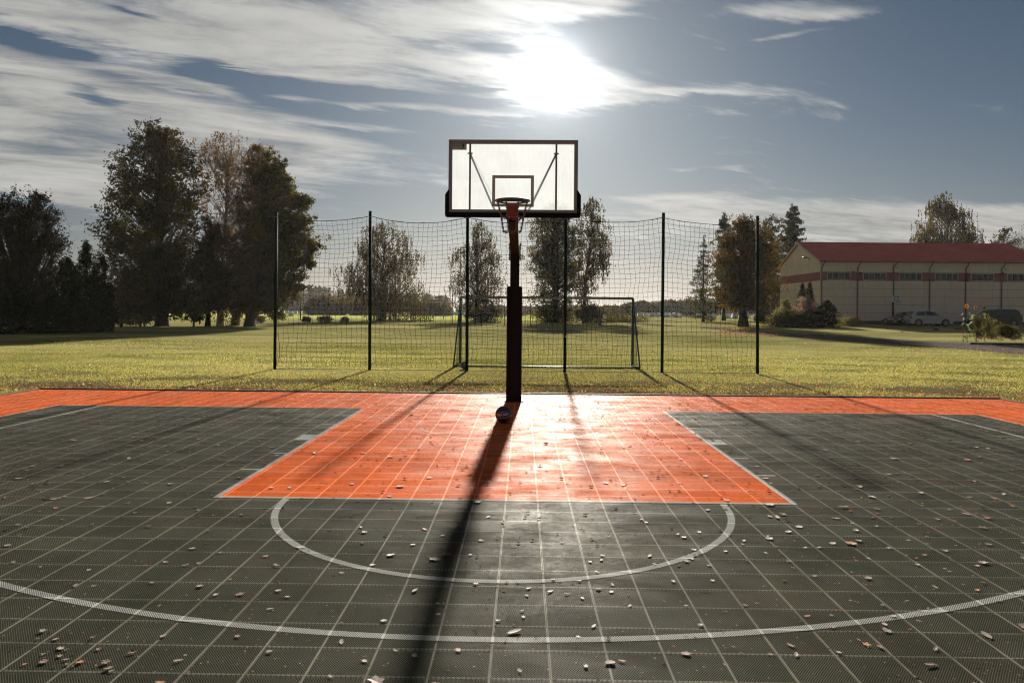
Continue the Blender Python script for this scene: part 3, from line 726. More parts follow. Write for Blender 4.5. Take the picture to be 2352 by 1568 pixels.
# ------------------------------------------------------------------ the basketball
bxw, byw = (1157 - CX + 2) / F * 10.62, 10.62
BR = .1215
bl = MB().sphere((0, 0, 0), BR, 48, 32).build('basketball', M['ball'], None, True)
bl.location = (bxw, byw, BR + .001); setp(bl, 'navy blue basketball with pale seams lying in front of the padded post', 'ball')
def on_ball(x, z, r=1.0):
    """a point of the ball's near side seen at (x, z), both as a share of its radius"""
    y = -math.sqrt(max(0.0, 1 - x * x - z * z)); return Vector((x, y, z)) * BR * r
def seam(pts):
    q = []
    for j in range(len(pts) - 1):
        for k in range(8):
            t = k / 8; p0, p1 = Vector(pts[j]), Vector(pts[j + 1]); q.append(p0.lerp(p1, t).normalized() * BR * 1.001)
    MB().tube(q + [Vector(pts[-1]).normalized() * BR * 1.001], .0017, 5).build('seam', M['seam'], bl)
def curve3(f, a0, a1): return [tuple(f(a)) for a in np.linspace(a0, a1, 12)]
seam([tuple(Vector((math.sin(a), -math.cos(a), .62 * math.cos(a) ** 2 - .16 + .35 * math.sin(-a) * .2)).normalized()) for a in np.linspace(-1.9, 1.9, 15)])
seam([tuple(Vector((math.sin(a), -math.cos(a), -.30 + .16 * math.sin(a) + .10 * math.sin(a) ** 2)).normalized()) for a in np.linspace(-1.9, 1.9, 15)])
seam([tuple(Vector((.25 * math.cos(a) + .8 * math.sin(a) * 0 , math.cos(a), math.sin(a)))) for a in np.linspace(-1.2, 1.4, 12)])
me = text_mesh('molten', .062, M['lettering'], 0.0)
for v in me.vertices:
    x, z = v.co.x * .98 / BR * .92 - .12, v.co.y / BR + .12 + .12 * v.co.x / BR * .9
    v.co = on_ball(x, z, 1.0035)
link(bpy.data.objects.new('lettering', me), bl)

# ------------------------------------------------------------------ the ball stop fence with its net
posts = []
POST_PX = [(631, 845, 487, 635), (849, 848, 486, 850.5), (1072.5, 847, 489, 1074), (1297, 850, 491, 1300), (1520.5, 853, 490, 1524), (1740, 857, 497, 1740)]
names = ['leftmost green post of the ball net, in front of the big trees', 'green net post before the weeping birch', 'green net post at the left end of the goal, beside the grey ball',
         'green net post in the middle, just right of the padded basketball post', 'green net post right of the goal', 'rightmost green post of the ball net, in front of the orange maple']
for k, (px, py, pt, pxt) in enumerate(POST_PX):
    x, y = G(px, py); y = 20.15 - .012 * (x) ; x = XD(px, y, py)
    h = ZD(px, pt, y) + .03; xt = XD(pxt, y, pt)
    t = thing('net_post', (x, y, -.03), names[k], 'post', 'green posts that carry the ball net')
    MB().tube([(0, 0, -.3), (xt - x, 0, h)], .042, 12, cap=True).build('pole', M['green_post'], t, True)
    MB().tube([(xt - x, 0, h), (xt - x, 0, h + .012)], .045, 12).build('cap', M['green_post'], t)
    b = MB(); b.tube([((xt - x) * .97 + .045 * math.cos(a), .045 * math.sin(a), h - .14) for a in np.linspace(0, 6.28, 9)[:-1]], .008, 5, closed=True); b.build('rope_ring', M['galv'], t)
    posts.append((x, y, xt, h))
nrng = np.random.default_rng(11)
def net_pt(u, v):
    """u along the bays 0..5, v from 0 (top) to 1 (ground)"""
    k = np.clip(np.floor(u).astype(int), 0, 4); f = u - k; pa = np.array(posts)
    xb = pa[k, 0] * (1 - f) + pa[k + 1, 0] * f; xt = pa[k, 2] * (1 - f) + pa[k + 1, 2] * f; h = (pa[k, 3] * (1 - f) + pa[k + 1, 3] * f) - .14
    yb = pa[k, 1] * (1 - f) + pa[k + 1, 1] * f
    sag = 4 * f * (1 - f)
    amp = np.array([.135, .17, .14, .12, .15])[k]
    z = h * (1 - v) - amp * sag * (1 - v) ** 1.5 + .02
    x = xt * (1 - v) + xb * v + .035 * np.sin(v * 5 + k * 2.1) * sag + .02 * np.sin(v * 17 + u * 9)
    y = yb + .10 * sag * np.sin(v * 3.0 + k) + .03 * np.sin(u * 7 + v * 11)
    return np.stack([x, y, z], -1)
NU, NV = 97, 32
uu, vv = np.meshgrid(np.linspace(0.03, 4.985, NU), np.linspace(0, .985, NV)); P = net_pt(uu, vv)
P += nrng.normal(size=P.shape) * np.array([.008, .008, .010])
low = np.cumsum(nrng.normal(size=(NV, 1, 1)) * .006, 0); P[..., :1] += low
net = thing('ball_net', (0, 20.15, -.03), 'wide dark square-mesh ball net hanging slack between the green posts', 'net')
P2 = P - np.array([0, 20.15, 0])
A = np.concatenate([P2[:, :-1].reshape(-1, 3), P2[:-1].reshape(-1, 3)]); B = np.concatenate([P2[:, 1:].reshape(-1, 3), P2[1:].reshape(-1, 3)])
keep = nrng.random(len(A)) > .004
setp(link(bpy.data.objects.new('netting', thread_mesh('netting', A[keep], B[keep], .0041, M['net'])), net), kind='stuff')
uq = np.linspace(0, 5, 81); tp = net_pt(uq, np.zeros(81)) - np.array([0, 20.15, 0])
MB().tube(tp, .0085, 6).build('top_rope', M['net'], net)
btm = net_pt(uq, np.full(81, .985)) - np.array([0, 20.15, 0]); btm[:, 2] = .012 + .012 * np.abs(np.sin(uq * 9))
MB().tube(btm, .008, 6).build('bottom_rope', M['net'], net)
x0 = posts[0][0]
MB().tube([(x0 + .05, 0, 1.05), (x0 + .10, 0, .95), (x0 + .15, 0, .7), (x0 + .155, 0, .4), (x0 + .11, 0, .18), (x0 + .05, 0, .10)], .006, 5).build('side_rope', M['net'], net)

# ------------------------------------------------------------------ the goal
gp = [(1057, 833, 22.9), (1452.6, 838, 22.6)]
gl0 = (XD(1057, 22.85, 833), 22.85); gr0 = (XD(1452.6, 22.65, 838), 22.65)
goal = thing('football_goal', (gl0[0], gl0[1], -.03), 'small green framed football goal with net, standing behind the ball net', 'goal')
gv = Vector((gr0[0] - gl0[0], gr0[1] - gl0[1], 0)); gw = gv.length; gd = gv.normalized(); gn = Vector((gd.y, -gd.x, 0))   # towards the camera
GH, GD = 2.07, 1.25
MB().tube([(0, 0, 0), (0, 0, GH)], .042, 10).build('goal_post', M['goal_green'], goal, True)
MB().tube([tuple(gd * gw), tuple(gd * gw + Vector((0, 0, GH)))], .042, 10).build('goal_post', M['goal_green'], goal, True)
MB().tube([(-.0, 0, GH), tuple(gd * gw + Vector((0, 0, GH)))], .04, 10).build('crossbar', M['galv'], goal, True)
for e in (0, gw):
    o = gd * e; sgn = -1 if e == 0 else 1
    b0 = o + gn * GD + gd * sgn * .06
    MB().tube([tuple(o + Vector((0, 0, GH))), tuple(b0 + Vector((0, 0, .03)))], .024, 8).build('stay', M['goal_green'], goal, True)
    MB().tube([tuple(o + Vector((0, 0, .03))), tuple(b0 + Vector((0, 0, .03)))], .022, 8).build('side_bar', M['galv'], goal, True)
MB().tube([tuple(gn * GD - gd * .06 + Vector((0, 0, .03))), tuple(gd * (gw + .06) + gn * GD + Vector((0, 0, .03)))], .024, 8).build('ground_bar', M['goal_green'], goal, True)
nu, nv = 46, 24
U, V_ = np.meshgrid(np.linspace(0, gw, nu), np.linspace(0, 1, nv))
gd_, gn_ = np.array(gd), np.array(gn)
s_ = np.sin(V_ * math.pi) * .16 * (1 + .4 * np.sin(U * 2.2)) + nrng.normal(size=U.shape) * .012
Pg = U[..., None] * gd_ + (GD * V_ ** .8 - s_)[..., None] * gn_ + np.array([0, 0, 1.]) * (GH * (1 - V_) * (1 - .12 * np.sin(V_ * 3.14) * np.sin(U / gw * 3.14)) + .03)[..., None]
A = np.concatenate([Pg[:, :-1].reshape(-1, 3), Pg[:-1].reshape(-1, 3)]); B = np.concatenate([Pg[:, 1:].reshape(-1, 3), Pg[1:].reshape(-1, 3)])
for e in (0, gw):
    for k in range(1, 12):
        v = k / 12; z = GH * (1 - v) + .02
        A = np.concatenate([A, [gd_ * e + np.array([0, 0, z])]]); B = np.concatenate([B, [gd_ * e + gn_ * GD * v + np.array([0, 0, z])]])
        A = np.concatenate([A, [gd_ * e + gn_ * GD * v + np.array([0, 0, .03])]]); B = np.concatenate([B, [gd_ * e + gn_ * GD * v + np.array([0, 0, z])]])
setp(link(bpy.data.objects.new('netting', thread_mesh('goal_netting', A, B, .0032, M['net_light'])), goal), kind='stuff')
# tatters of pale tape knotted into the net
tape = MB()
rr = random.Random(8)
for (px, py) in [(838, 722), (846, 735), (903, 728), (905, 745), (905, 757), (845, 752), (1255, 752), (1258, 742), (668, 705), (1300, 770)]:
    a = Vector((XD(px, 20.05, py), 20.05 - 20.15, ZD(px, py, 20.05) + .03))
    for _ in range(2):
        q = a + Vector((rr.uniform(-.03, .03), rr.uniform(-.02, .02), rr.uniform(-.10, -.02))); tape.face(a + Vector((-.006, 0, 0)), a + Vector((.006, 0, 0)), q + Vector((.012, 0, 0)), q + Vector((-.004, .01, 0)))
tape.build('knotted_tape', mat('pale green tape', (.35, .55, .5), .4), net)

def football(name, loc, r, m, label, cat='ball', patches=True):
    o = MB().sphere((0, 0, 0), r, 20, 14).build(name, m, None, True); o.location = loc; setp(o, label, cat)
    if patches:
        ph = (1 + 5 ** .5) / 2
        b = MB()
        for v in [(0, a, b_ * ph) for a in (-1, 1) for b_ in (-1, 1)] + [(a, b_ * ph, 0) for a in (-1, 1) for b_ in (-1, 1)] + [(b_ * ph, 0, a) for a in (-1, 1) for b_ in (-1, 1)]:
            c = Vector(v).normalized(); u = c.orthogonal().normalized(); w = c.cross(u)
            b.face(*[(c + (u * math.cos(q) + w * math.sin(q)) * .34).normalized() * r * 1.01 for q in np.linspace(0, 2 * math.pi, 6)[:-1]])
        b.build('patches', M['patch'], o)
    return o
x, y = G(1067, 848); football('grey_ball', (x, y, .085), .115, M['football_grey'], 'weathered grey ball lying at the foot of a net post by the goal')
x, y = G(1896, 770); football('football', (x, y, float(hgt(x, y)) + .11), .125, M['football'], 'black and white football lying on the lawn beyond the gravel path')

# ------------------------------------------------------------------ the gym hall
BX, BY0, BYD, BL = 34.35, 82.0, 12.4, 24.8
GZ = float(hgt(40, 90)); EV = ZD(1885, 599, 82.0) - GZ; RG = ZD(1838, 558.5, 88.2) - GZ
hall = thing('sports_hall', (BX, BY0, GZ), 'long cream sports hall with a red metal roof and a dark red window band', 'building')

def wall_mat():
    m = bpy.data.materials.new('cream wall panels'); m.use_nodes = True; t = NT(m.node_tree); t.n.clear()
    P = t.new('ShaderNodeNewGeometry').outputs['Position']; x, y, z = t.xyz(P)
    n = t.noise(P, 2.5, 6.0, .65); st = t.noise(t.vec(t.mul(x, 3.0), t.mul(y, 3.0), t.mul(z, .25)), 1.0, 4.0, .6)
    c = t.mix(t.lin(n, .3, .7), (.62, .515, .385), (.72, .61, .475)); c = t.mix(t.mul(t.sstep(st, .5, .75), .45), c, (.36, .30, .22))
    p = t.new('ShaderNodeBsdfPrincipled'); t.l.new(c, p.inputs['Base Color']); p.inputs['Roughness'].default_value = .9; p.inputs['Specular IOR Level'].default_value = .2
    b = t.new('ShaderNodeBump'); b.inputs['Strength'].default_value = .5; b.inputs['Distance'].default_value = .02; t.l.new(t.noise(P, 30, 3), b.inputs['Height']); t.l.new(b.outputs[0], p.inputs['Normal'])
    o = t.new('ShaderNodeOutputMaterial'); t.l.new(p.outputs[0], o.inputs[0]); return m
M['wall'] = wall_mat()
def roof_mat():
    m = bpy.data.materials.new('red profiled roof'); m.use_nodes = True; t = NT(m.node_tree); t.n.clear()
    P = t.new('ShaderNodeTexCoord').outputs['Object']; x, y, z = t.xyz(P)
    n = t.noise(P, .5, 5.0, .6); c = t.mix(t.lin(n, .3, .7), (.42, .055, .045), (.52, .085, .068))
    c = t.mix(t.mul(t.sstep(t.noise(t.vec(t.mul(x, 6.0), t.mul(y, .4)), 1.0, 3.0), .5, .7), .3), c, (.11, .06, .045))
    p = t.new('ShaderNodeBsdfPrincipled'); t.l.new(c, p.inputs['Base Color']); p.inputs['Roughness'].default_value = .7; p.inputs['Specular IOR Level'].default_value = .12
    o = t.new('ShaderNodeOutputMaterial'); t.l.new(p.outputs[0], o.inputs[0]); return m
M['roof'] = roof_mat()
def P3(x, y, z): return (x, y, z)
# core walls a little behind the panels
core = MB(); cw = MB()
core.prism([(0, 0)] * 0 or [(0.06, .0), (BL - .06, .0), (BL - .06, EV - .05), (.06, EV - .05)], .06, BYD - .06)
core.build('wall_core', M['plinth'], hall)
gab = MB(); gx = .05
gab.face((gx, .05, EV - .1), (gx, BYD - .05, EV - .1), (gx, BYD / 2, RG - .12)); gab.face((BL - gx, .05, EV - .1), (BL - gx, BYD - .05, EV - .1), (BL - gx, BYD / 2, RG - .12))
gab.build('gable_core', M['plinth'], hall)
zr = [0.55, 1.52, 2.42, 3.32, 4.22, ]
zb0 = ZD(1885, 643.6, 82) - GZ; zb1 = ZD(1885, 624.2, 82) - GZ
PLZ = .42; nrow = 5
rows = [(PLZ + (zb0 - PLZ) * k / nrow, PLZ + (zb0 - PLZ) * (k + 1) / nrow) for k in range(nrow)]
bay = BL / 6.2; bays = [k * bay for k in range(6)] + [6 * bay]
px_me = {}
def panel(x0, x1, z0, z1, m, name='wall_panel', th=.10, y=0.0):
    key = (round(x1 - x0, 3), round(z1 - z0, 3), m.name, th)
    if key not in px_me: px_me[key] = MB().box((0, 0, 0), (x1 - x0 - .03, th, z1 - z0 - .025), bev=.008).mesh(name, m)
    o = link(bpy.data.objects.new(name, px_me[key]), hall); o.location = ((x0 + x1) / 2, y + th / 2, (z0 + z1) / 2); return o
for k in range(7):
    x0, x1 = k * bay, min((k + 1) * bay, BL)
    for (z0, z1) in rows: panel(x0, x1, z0, z1, M['wall'])
    panel(x0, x1, zb1, EV, M['wall'])
    wx0, wx1 = x0 + bay * .165, x0 + bay * .815
    if wx1 > BL: panel(x0, x1, zb0, zb1, M['red']); continue
    panel(x0, wx0, zb0, zb1, M['red']); panel(wx1, x1, zb0, zb1, M['red'])
    wf = thing('window', (0, 0, 0), None, None); wf.parent = hall; wf.name = 'window'
    wc = (wx0 + wx1) / 2; ww = wx1 - wx0; wh = zb1 - zb0 - .06; zc = (zb0 + zb1) / 2
    b = MB()
    for (c, dd) in (((wc, .03, zc + wh / 2 - .035), (ww, .09, .07)), ((wc, .03, zc - wh / 2 + .035), (ww, .09, .07)), ((wx0 + .04, .03, zc), (.07, .09, wh - .142)), ((wx1 - .04, .03, zc), (.07, .09, wh - .142))): b.box(c, dd)
    for q in (1, 2, 3): b.box((wx0 + ww * q / 4, .03, zc), (.035, .085, wh - .142))
    b.build('window_frame', M['white_frame'], wf)
    for q in range(4): MB().box((wx0 + ww * (q + .5) / 4, .055, zc), (ww / 4 - .06, .012, wh - .14)).build('pane', M['glass'], wf)
MB().box((BL / 2, .02, PLZ / 2), (BL, .10, PLZ), bev=.01).build('plinth', M['plinth'], hall)
# gable side: panels cut to the slope of the roof
def gable_z(y): return EV + (RG - EV) * (1 - abs(y - BYD / 2) / (BYD / 2)) - .10
ycut = [0, 3.15, 6.3, 9.3, BYD]
gw0 = .0
for k in range(4):
    y0, y1 = ycut[k], ycut[k + 1]
    for (z0, z1, m_) in [(a, b_, M['wall']) for a, b_ in rows] + [(zb0, zb1, M['red']), (zb1, zb1 + 1.0, M['wall'])]:
        MB().box((0, (y0 + y1) / 2, (z0 + z1) / 2), (.10, y1 - y0 - .035, z1 - z0 - .025), bev=.008).build('gable_panel', m_, hall)
    b = MB(); zl = zb1 + 1.0; e = .018
    yc = [y0 + e] + ([BYD / 2] if y0 < BYD / 2 < y1 else []) + [y1 - e]
    poly = [(y0 + e, zl + .01), (y1 - e, zl + .01)] + [(yy, gable_z(yy)) for yy in yc[::-1]]
    n = len(poly)
    for xx in (-.05, .05): b.v += [(xx, yy, z) for yy, z in poly]
    b.f.append(tuple(range(n))); b.f.append(tuple(range(n, 2 * n))[::-1]); b.f += [(q, n + q, n + (q + 1) % n, (q + 1) % n) for q in range(n)]
    b.build('gable_panel', M['wall'], hall)
MB().box((-.0, BYD / 2, PLZ / 2), (.12, BYD - .1, PLZ), bev=.01).build('plinth', M['plinth'], hall)
MB().box((-.01, -.01, (EV + PLZ) / 2), (.14, .13, EV - PLZ), bev=.01).build('corner_trim', M['verge'], hall)
# profiled roof sheets: trapezoid ribs as real folds
OH = .35
def roof_side(sgn, name):
    b = MB(); x = -.30; rib = .20; prof = []
    while x < BL + .30:
        prof += [(x, 0), (x + .09, 0), (x + .115, .032), (x + .175, .032)]; x += rib
    ye = -OH if sgn < 0 else BYD + OH; yr = BYD / 2; ze = EV + .06 - (RG - EV) / (BYD / 2) * OH; zr_ = RG + .06
    for (xx, dz_) in prof: b.v += [(xx, ye, ze + dz_), (xx, yr, zr_ + dz_)]
    for k in range(len(prof) - 1): b.f.append((2 * k, 2 * k + 2, 2 * k + 3, 2 * k + 1))
    b.v += [(-.30, ye, ze - .05), (BL + .30, ye, ze - .05), (BL + .30, yr, zr_ - .05), (-.30, yr, zr_ - .05)]; q = len(b.v) - 4; b.f.append((q, q + 3, q + 2, q + 1))
    return b.build(name, M['roof'], hall)
rf = roof_side(-1, 'roof_sheet'); roof_side(1, 'roof_sheet')
MB().tube([(-.3, BYD / 2, RG + .085), (BL + .3, BYD / 2, RG + .085)], .07, 8).build('ridge_cap', M['roof'], hall)
for sg in (-1, 1):
    for xx in (-.31, BL + .31):
        ye = BYD / 2 + sg * (BYD / 2 + OH); ze = EV + .02 - (RG - EV) / (BYD / 2) * OH
        b = MB(); b.face((xx - .03, ye, ze - .12), (xx - .03, ye, ze + .10), (xx - .03, BYD / 2, RG + .13), (xx - .03, BYD / 2, RG - .09))
        b.face((xx + .03, ye, ze - .12), (xx + .03, ye, ze + .10), (xx + .03, BYD / 2, RG + .13), (xx + .03, BYD / 2, RG - .09)); b.face((xx - .03, ye, ze + .10), (xx + .03, ye, ze + .10), (xx + .03, BYD / 2, RG + .13), (xx - .03, BYD / 2, RG + .13))
        b.face((xx - .03, ye, ze - .12), (xx + .03, ye, ze - .12), (xx + .03, BYD / 2, RG - .09), (xx - .03, BYD / 2, RG - .09))
        b.build('verge_board', M['verge'], hall)
ze = EV - .06
MB().tube([(-.28, -OH - .06, ze), (BL + .28, -OH - .06, ze)], .07, 8).build('gutter', M['pipe'], hall)
for k in range(7):
    x = .06 + k * bay if k < 7 else BL
    MB().tube([(x + .14, -OH - .06, ze), (x + .10, -.30, ze - .35), (x, -.09, ze - .65), (x, -.09, .15)], .055, 8).build('downpipe', M['pipe'], hall)
for px in (2053.4, 2302):
    x = XD(px, 82) - BX; MB().box((x + .35, -.03, ZD(2000, 613.5, 82) - GZ - (.1 if px > 2200 else 0)), (.30, .06, .26), bev=.02).build('vent', M['white_frame'], hall)
for px in (1959, 2301):
    x = XD(px, 82) - BX; MB().box((x, -.06, zb1 + .02), (.26, .12, .12), bev=.02).build('floodlight', M['lamp_body'], hall)
gl_ = MB(); yl = 3.0; zl = ZD(1866, 593, 85) - GZ
gl_.tube([(-.06, yl, zl - .1), (-.25, yl, zl + .02), (-.45, yl, zl + .06)], .04, 8); gl_.box((-.62, yl, zl + .08), (.5, .28, .13), bev=.04); gl_.build('wall_lamp', M['lamp_body'], hall)

# asphalt yard in front of the hall and the gravel path across the lawn
sheet('parking_area', [((24.5, 77.2), (110, 72.5)), ((26.5, 81.7), (110, 81.7))], .012, M['asphalt'], 'asphalt parking strip in front of the hall')
pp = [(1440, 741, 1442, 744), (1524, 745.5, 1520, 748.5), (1640, 752, 1636, 756), (1740, 761, 1732, 767), (1900, 771, 1880, 778), (2080, 781, 2040, 790), (2240, 790, 2190, 801), (2380, 797, 2330, 812), (2560, 806, 2500, 828)]
sheet('gravel_path', [(G(a, b), G(c, d)) for a, b, c, d in pp], .012, M['gravel'], 'narrow grey gravel path crossing the lawn to the right')

# a second small basket in front of the hall
hx = XD(2053, 80.2); hb = thing('small_hoop', (hx, 80.2, GZ), 'small white basketball board on a dark pole in front of the hall wall', 'basketball hoop')
zt, zbm = ZD(2053, 679.5, 80) - GZ, ZD(2053, 694, 80) - GZ
MB().tube([(-.08, 0, 0), (-.08, 0, zt - .25)], .11, 10).build('pole', M['black'], hb)
MB().box((0, -.5, (zt + zbm) / 2), (1.02, .04, zt - zbm), bev=.01).build('backboard', M['board_white'], hb)
MB().box((-.08, -.24, zbm + .2), (.12, .5, .12)).build('arm', M['black'], hb)
b = MB(); cz = zbm + .36
for (c, dd) in (((0, -.525, cz + .22), (.5, .01, .05)), ((0, -.525, cz - .17), (.5, .01, .05)), ((-.225, -.525, cz + .025), (.05, .01, .34)), ((.225, -.525, cz + .025), (.05, .01, .34))): b.box(c, dd)
b.build('target_line', M['black'], hb)
b = MB().tube([(.1 + .22 * math.cos(a), -.78 + .22 * math.sin(a), zbm + .05) for a in np.linspace(0, 6.28, 17)[:-1]], .02, 6, closed=True); b.build('rim', M['rim'], hb)
b = MB()
for k in range(12):
    a = k * math.pi / 6; b.tube([(.1 + .22 * math.cos(a), -.78 + .22 * math.sin(a), zbm + .04), (.1 + .12 * math.cos(a + .4), -.78 + .12 * math.sin(a + .4), zbm - .38)], .008, 4)
    b.tube([(.1 + .22 * math.cos(a), -.78 + .22 * math.sin(a), zbm + .04), (.1 + .12 * math.cos(a - .4), -.78 + .12 * math.sin(a - .4), zbm - .38)], .008, 4)
b.build('hoop_net', M['white_frame'], hb)


# ------------------------------------------------------------------ cars
def car(name, loc, rz, label, body_m, kind, flip=1):
    """profile along x (front at +x when flip=1), built from stations so the body tapers in plan and towards the roof"""
    t = thing(name, loc, label, 'car' if name != 'dark_van' else 'van', rz=rz)
    if kind == 'mpv':
        Ln, Wd = 4.2, .88; bel = [(-2.06, .45), (-2.10, .62), (-2.08, .90), (-1.95, 1.02), (.75, .98), (1.30, .90), (1.80, .74), (2.05, .55), (2.08, .35), (2.0, .24), (-2.0, .24)]
        roof = [(-1.98, 1.0), (-1.62, 1.48), (-1.20, 1.555), (-.3, 1.57), (.35, 1.50), (1.22, .94)]; wx = (-1.28, 1.30); wr = .325
        side = [[(-1.52, 1.05), (-1.40, 1.42), (-.66, 1.47), (-.62, 1.04)], [(-.54, 1.04), (-.58, 1.47), (-.25, 1.475), (.30, 1.39), (.68, 1.10), (.70, 1.02)]]
    elif kind == 'van':
        Ln, Wd = 4.8, .92; bel = [(-2.38, .45), (-2.42, .8), (-2.36, 1.08), (1.10, 1.05), (1.75, .95), (2.20, .78), (2.38, .5), (2.34, .28), (-2.3, .28)]
        roof = [(-2.34, 1.05), (-2.15, 1.65), (-1.8, 1.74), (.1, 1.76), (.65, 1.68), (1.55, 1.0)]; wx = (-1.45, 1.50); wr = .335
        side = [[(-2.1, 1.12), (-1.98, 1.58), (-1.15, 1.62), (-1.12, 1.11)], [(-1.04, 1.11), (-1.06, 1.62), (-.18, 1.63), (-.14, 1.11)], [(-.06, 1.11), (-.1, 1.63), (.38, 1.58), (.95, 1.12)]]
    else:
        Ln, Wd = 4.5, .88; bel = [(-2.22, .45), (-2.25, .75), (-2.15, .95), (.75, .92), (1.45, .84), (2.02, .70), (2.22, .5), (2.22, .32), (2.1, .22), (-2.1, .22)]
        roof = [(-2.0, .93), (-1.25, 1.33), (-.7, 1.42), (.05, 1.42), (.38, 1.36), (1.12, .90)]; wx = (-1.35, 1.38); wr = .315
        side = [[(-1.30, .98), (-1.02, 1.28), (-.50, 1.33), (-.48, .98)], [(-.40, .98), (-.42, 1.33), (.05, 1.33), (.62, .98)]]
    def loft(outline, ytop, ymid, name_, m, zs, par):
        b = MB(); n = len(outline); lay = [(-1.0, .90, .97), (-.97, .985, .99), (-.93, 1.0, 1.0), (.93, 1.0, 1.0), (.97, .985, .99), (1.0, .90, .97)]
        zc = sum(z for _, z in outline) / n
        for (yf, sc_, zs_) in lay:
            for (x, z) in outline:
                y = yf * ymid * (1 - .06 * (abs(x) / 2.2) ** 3)
                if zs: y = yf * (ymid + (ytop - ymid) * (z - outline[0][1]) / (max(q[1] for q in outline) - outline[0][1]))
                b.v.append((x * flip * (1 - (1 - sc_) * .12), y, zc + (z - zc) * zs_))
        L_ = len(lay)
        for a in range(L_ - 1):
            for k in range(n): b.f.append((a * n + k, (a + 1) * n + k, (a + 1) * n + (k + 1) % n, a * n + (k + 1) % n))
        b.f.append(tuple(range(n))); b.f.append(tuple((L_ - 1) * n + k for k in range(n))[::-1])
        return b.build(name_, m, par, False)
    body = loft(bel, Wd, Wd, 'body', body_m, False, t)
    yr_, ym_ = Wd * .70, Wd * .93
    cab = loft(roof, yr_, ym_, 'cabin', body_m, True, t)
    z0_, z1_ = roof[0][1], max(q[1] for q in roof)
    for sg in (-1, 1):
        for sd_ in side:
            b = MB(); b.face(*[(x * flip, sg * ((ym_ + (yr_ - ym_) * (z - z0_) / (z1_ - z0_)) * 1.0 + .010), z) for x, z in sd_]); b.build('side_window', M['car_glass'], cab)
        # lamps
        MB().box((flip * (bel[-4][0] - .12), sg * (Wd - .22), bel[-4][1] + .12), (.22, .34, .15), bev=.05).build('headlight', M['clear_lamp'], t)
        MB().box((flip * (bel[1][0] + .10), sg * (Wd - .13), bel[1][1] + .22), (.16, .26, .24), bev=.04).build('tail_light', M['red_lamp'], t)
        MB().box((flip * (roof[-1][0] - .38), sg * (Wd + .07), roof[-1][1] + .09), (.14, .16, .11), bev=.03).build('mirror', body_m, t)
        for wxx in wx:
            arch = MB().tube([(flip * wxx, sg * (Wd - .12), wr), (flip * wxx, sg * (Wd + .004), wr)], wr + .055, 20).build('wheel_arch', M['black'], t)
            w = MB().tube([(flip * wxx, sg * (Wd - .20), wr), (flip * wxx, sg * (Wd - .02), wr), (flip * wxx, sg * (Wd + .012), wr)], [wr, wr, wr * .93], 24).build('wheel', M['tyre'], t)
            rimb = MB()
            rimb.tube([(flip * wxx + .205 * math.cos(a), sg * (Wd + .016), wr + .205 * math.sin(a)) for a in np.linspace(0, 6.28, 21)[:-1]], .018, 5, closed=True)
            for k in range(7):
                a = k * 2 * math.pi / 7; rimb.tube([(flip * wxx, sg * (Wd + .02), wr), (flip * wxx + .2 * math.cos(a), sg * (Wd + .016), wr + .2 * math.sin(a))], .022, 5)
            rimb.build('rim', M['alloy'], w)
    # windscreen and rear window lie just proud of the cabin
    def slope(p, q, name_, k0=.10, k1=.90, yf=.90):
        dx_, dz_ = q[0] - p[0], q[1] - p[1]; ln = math.hypot(dx_, dz_); nx_, nz_ = (dz_ / ln, -dx_ / ln)
        if nz_ < 0: nx_, nz_ = -nx_, -nz_
        b = MB(); pts = []
        for k, s1 in ((k0, -1), (k0, 1), (k1, 1), (k1, -1)):
            x, z = p[0] + dx_ * k + nx_ * .018, p[1] + dz_ * k + nz_ * .018
            yy = (ym_ + (yr_ - ym_) * (z - z0_) / (z1_ - z0_)) * yf; pts.append((x * flip, s1 * yy, z))
        b.face(*pts); b.build(name_, M['car_glass'], cab)
    slope(roof[-1], roof[-2], 'windscreen'); slope(roof[0], roof[1], 'rear_window')
    MB().box((flip * (bel[1][0] - .005), 0, .72 if kind != 'sedan' else .62), (.02, .52, .11)).build('number_plate', M['plate'], t)
    MB().box((flip * (bel[-3][0] + .012), 0, .42), (.02, .52, .11)).build('number_plate', M['plate'], t)
    if kind == 'van':
        for sg in (-1, 1): MB().tube([(-1.9 * flip, sg * .60, 1.78), (.1 * flip, sg * .60, 1.80)], .022, 6).build('roof_rail', M['alloy'], t)
    b = MB()
    for sg in (-1, 1):
        for xx in (-.60, .62): b.box((flip * (xx - .25), sg * (ym_ * 1.0 + .065), .86), (.16, .02, .03))
    b.build('door_handle', body_m, t)
    return t
cy = 77.3; cz = float(hgt(45, 77)) + .012
car('dark_sedan', (XD(2072, 81.0), 80.2, cz), R(0), 'dark grey green saloon car furthest left in the parked row', M['grey_car'], 'sedan', -1)
car('dark_sedan', (XD(2080, 78.6), 78.5, cz), R(0), 'dark green saloon car parked between the grey one and the black one', M['dark_car'], 'sedan', -1)
car('black_sedan', (XD(2103, 77.0), 76.9, cz), R(2), 'black car half hidden behind the silver hatchback', M['black_car'], 'sedan', -1)
car('silver_hatchback', (XD(2127, 75.6), 75.2, cz), R(-6), 'silver high-roofed hatchback parked in front of the dark cars', M['silver_car'], 'mpv', 1)
car('dark_van', (XD(2281, 77.5), 77.3, cz), R(0), 'dark people carrier parked at the right behind the sunflowers', M['black_car'], 'van', -1)


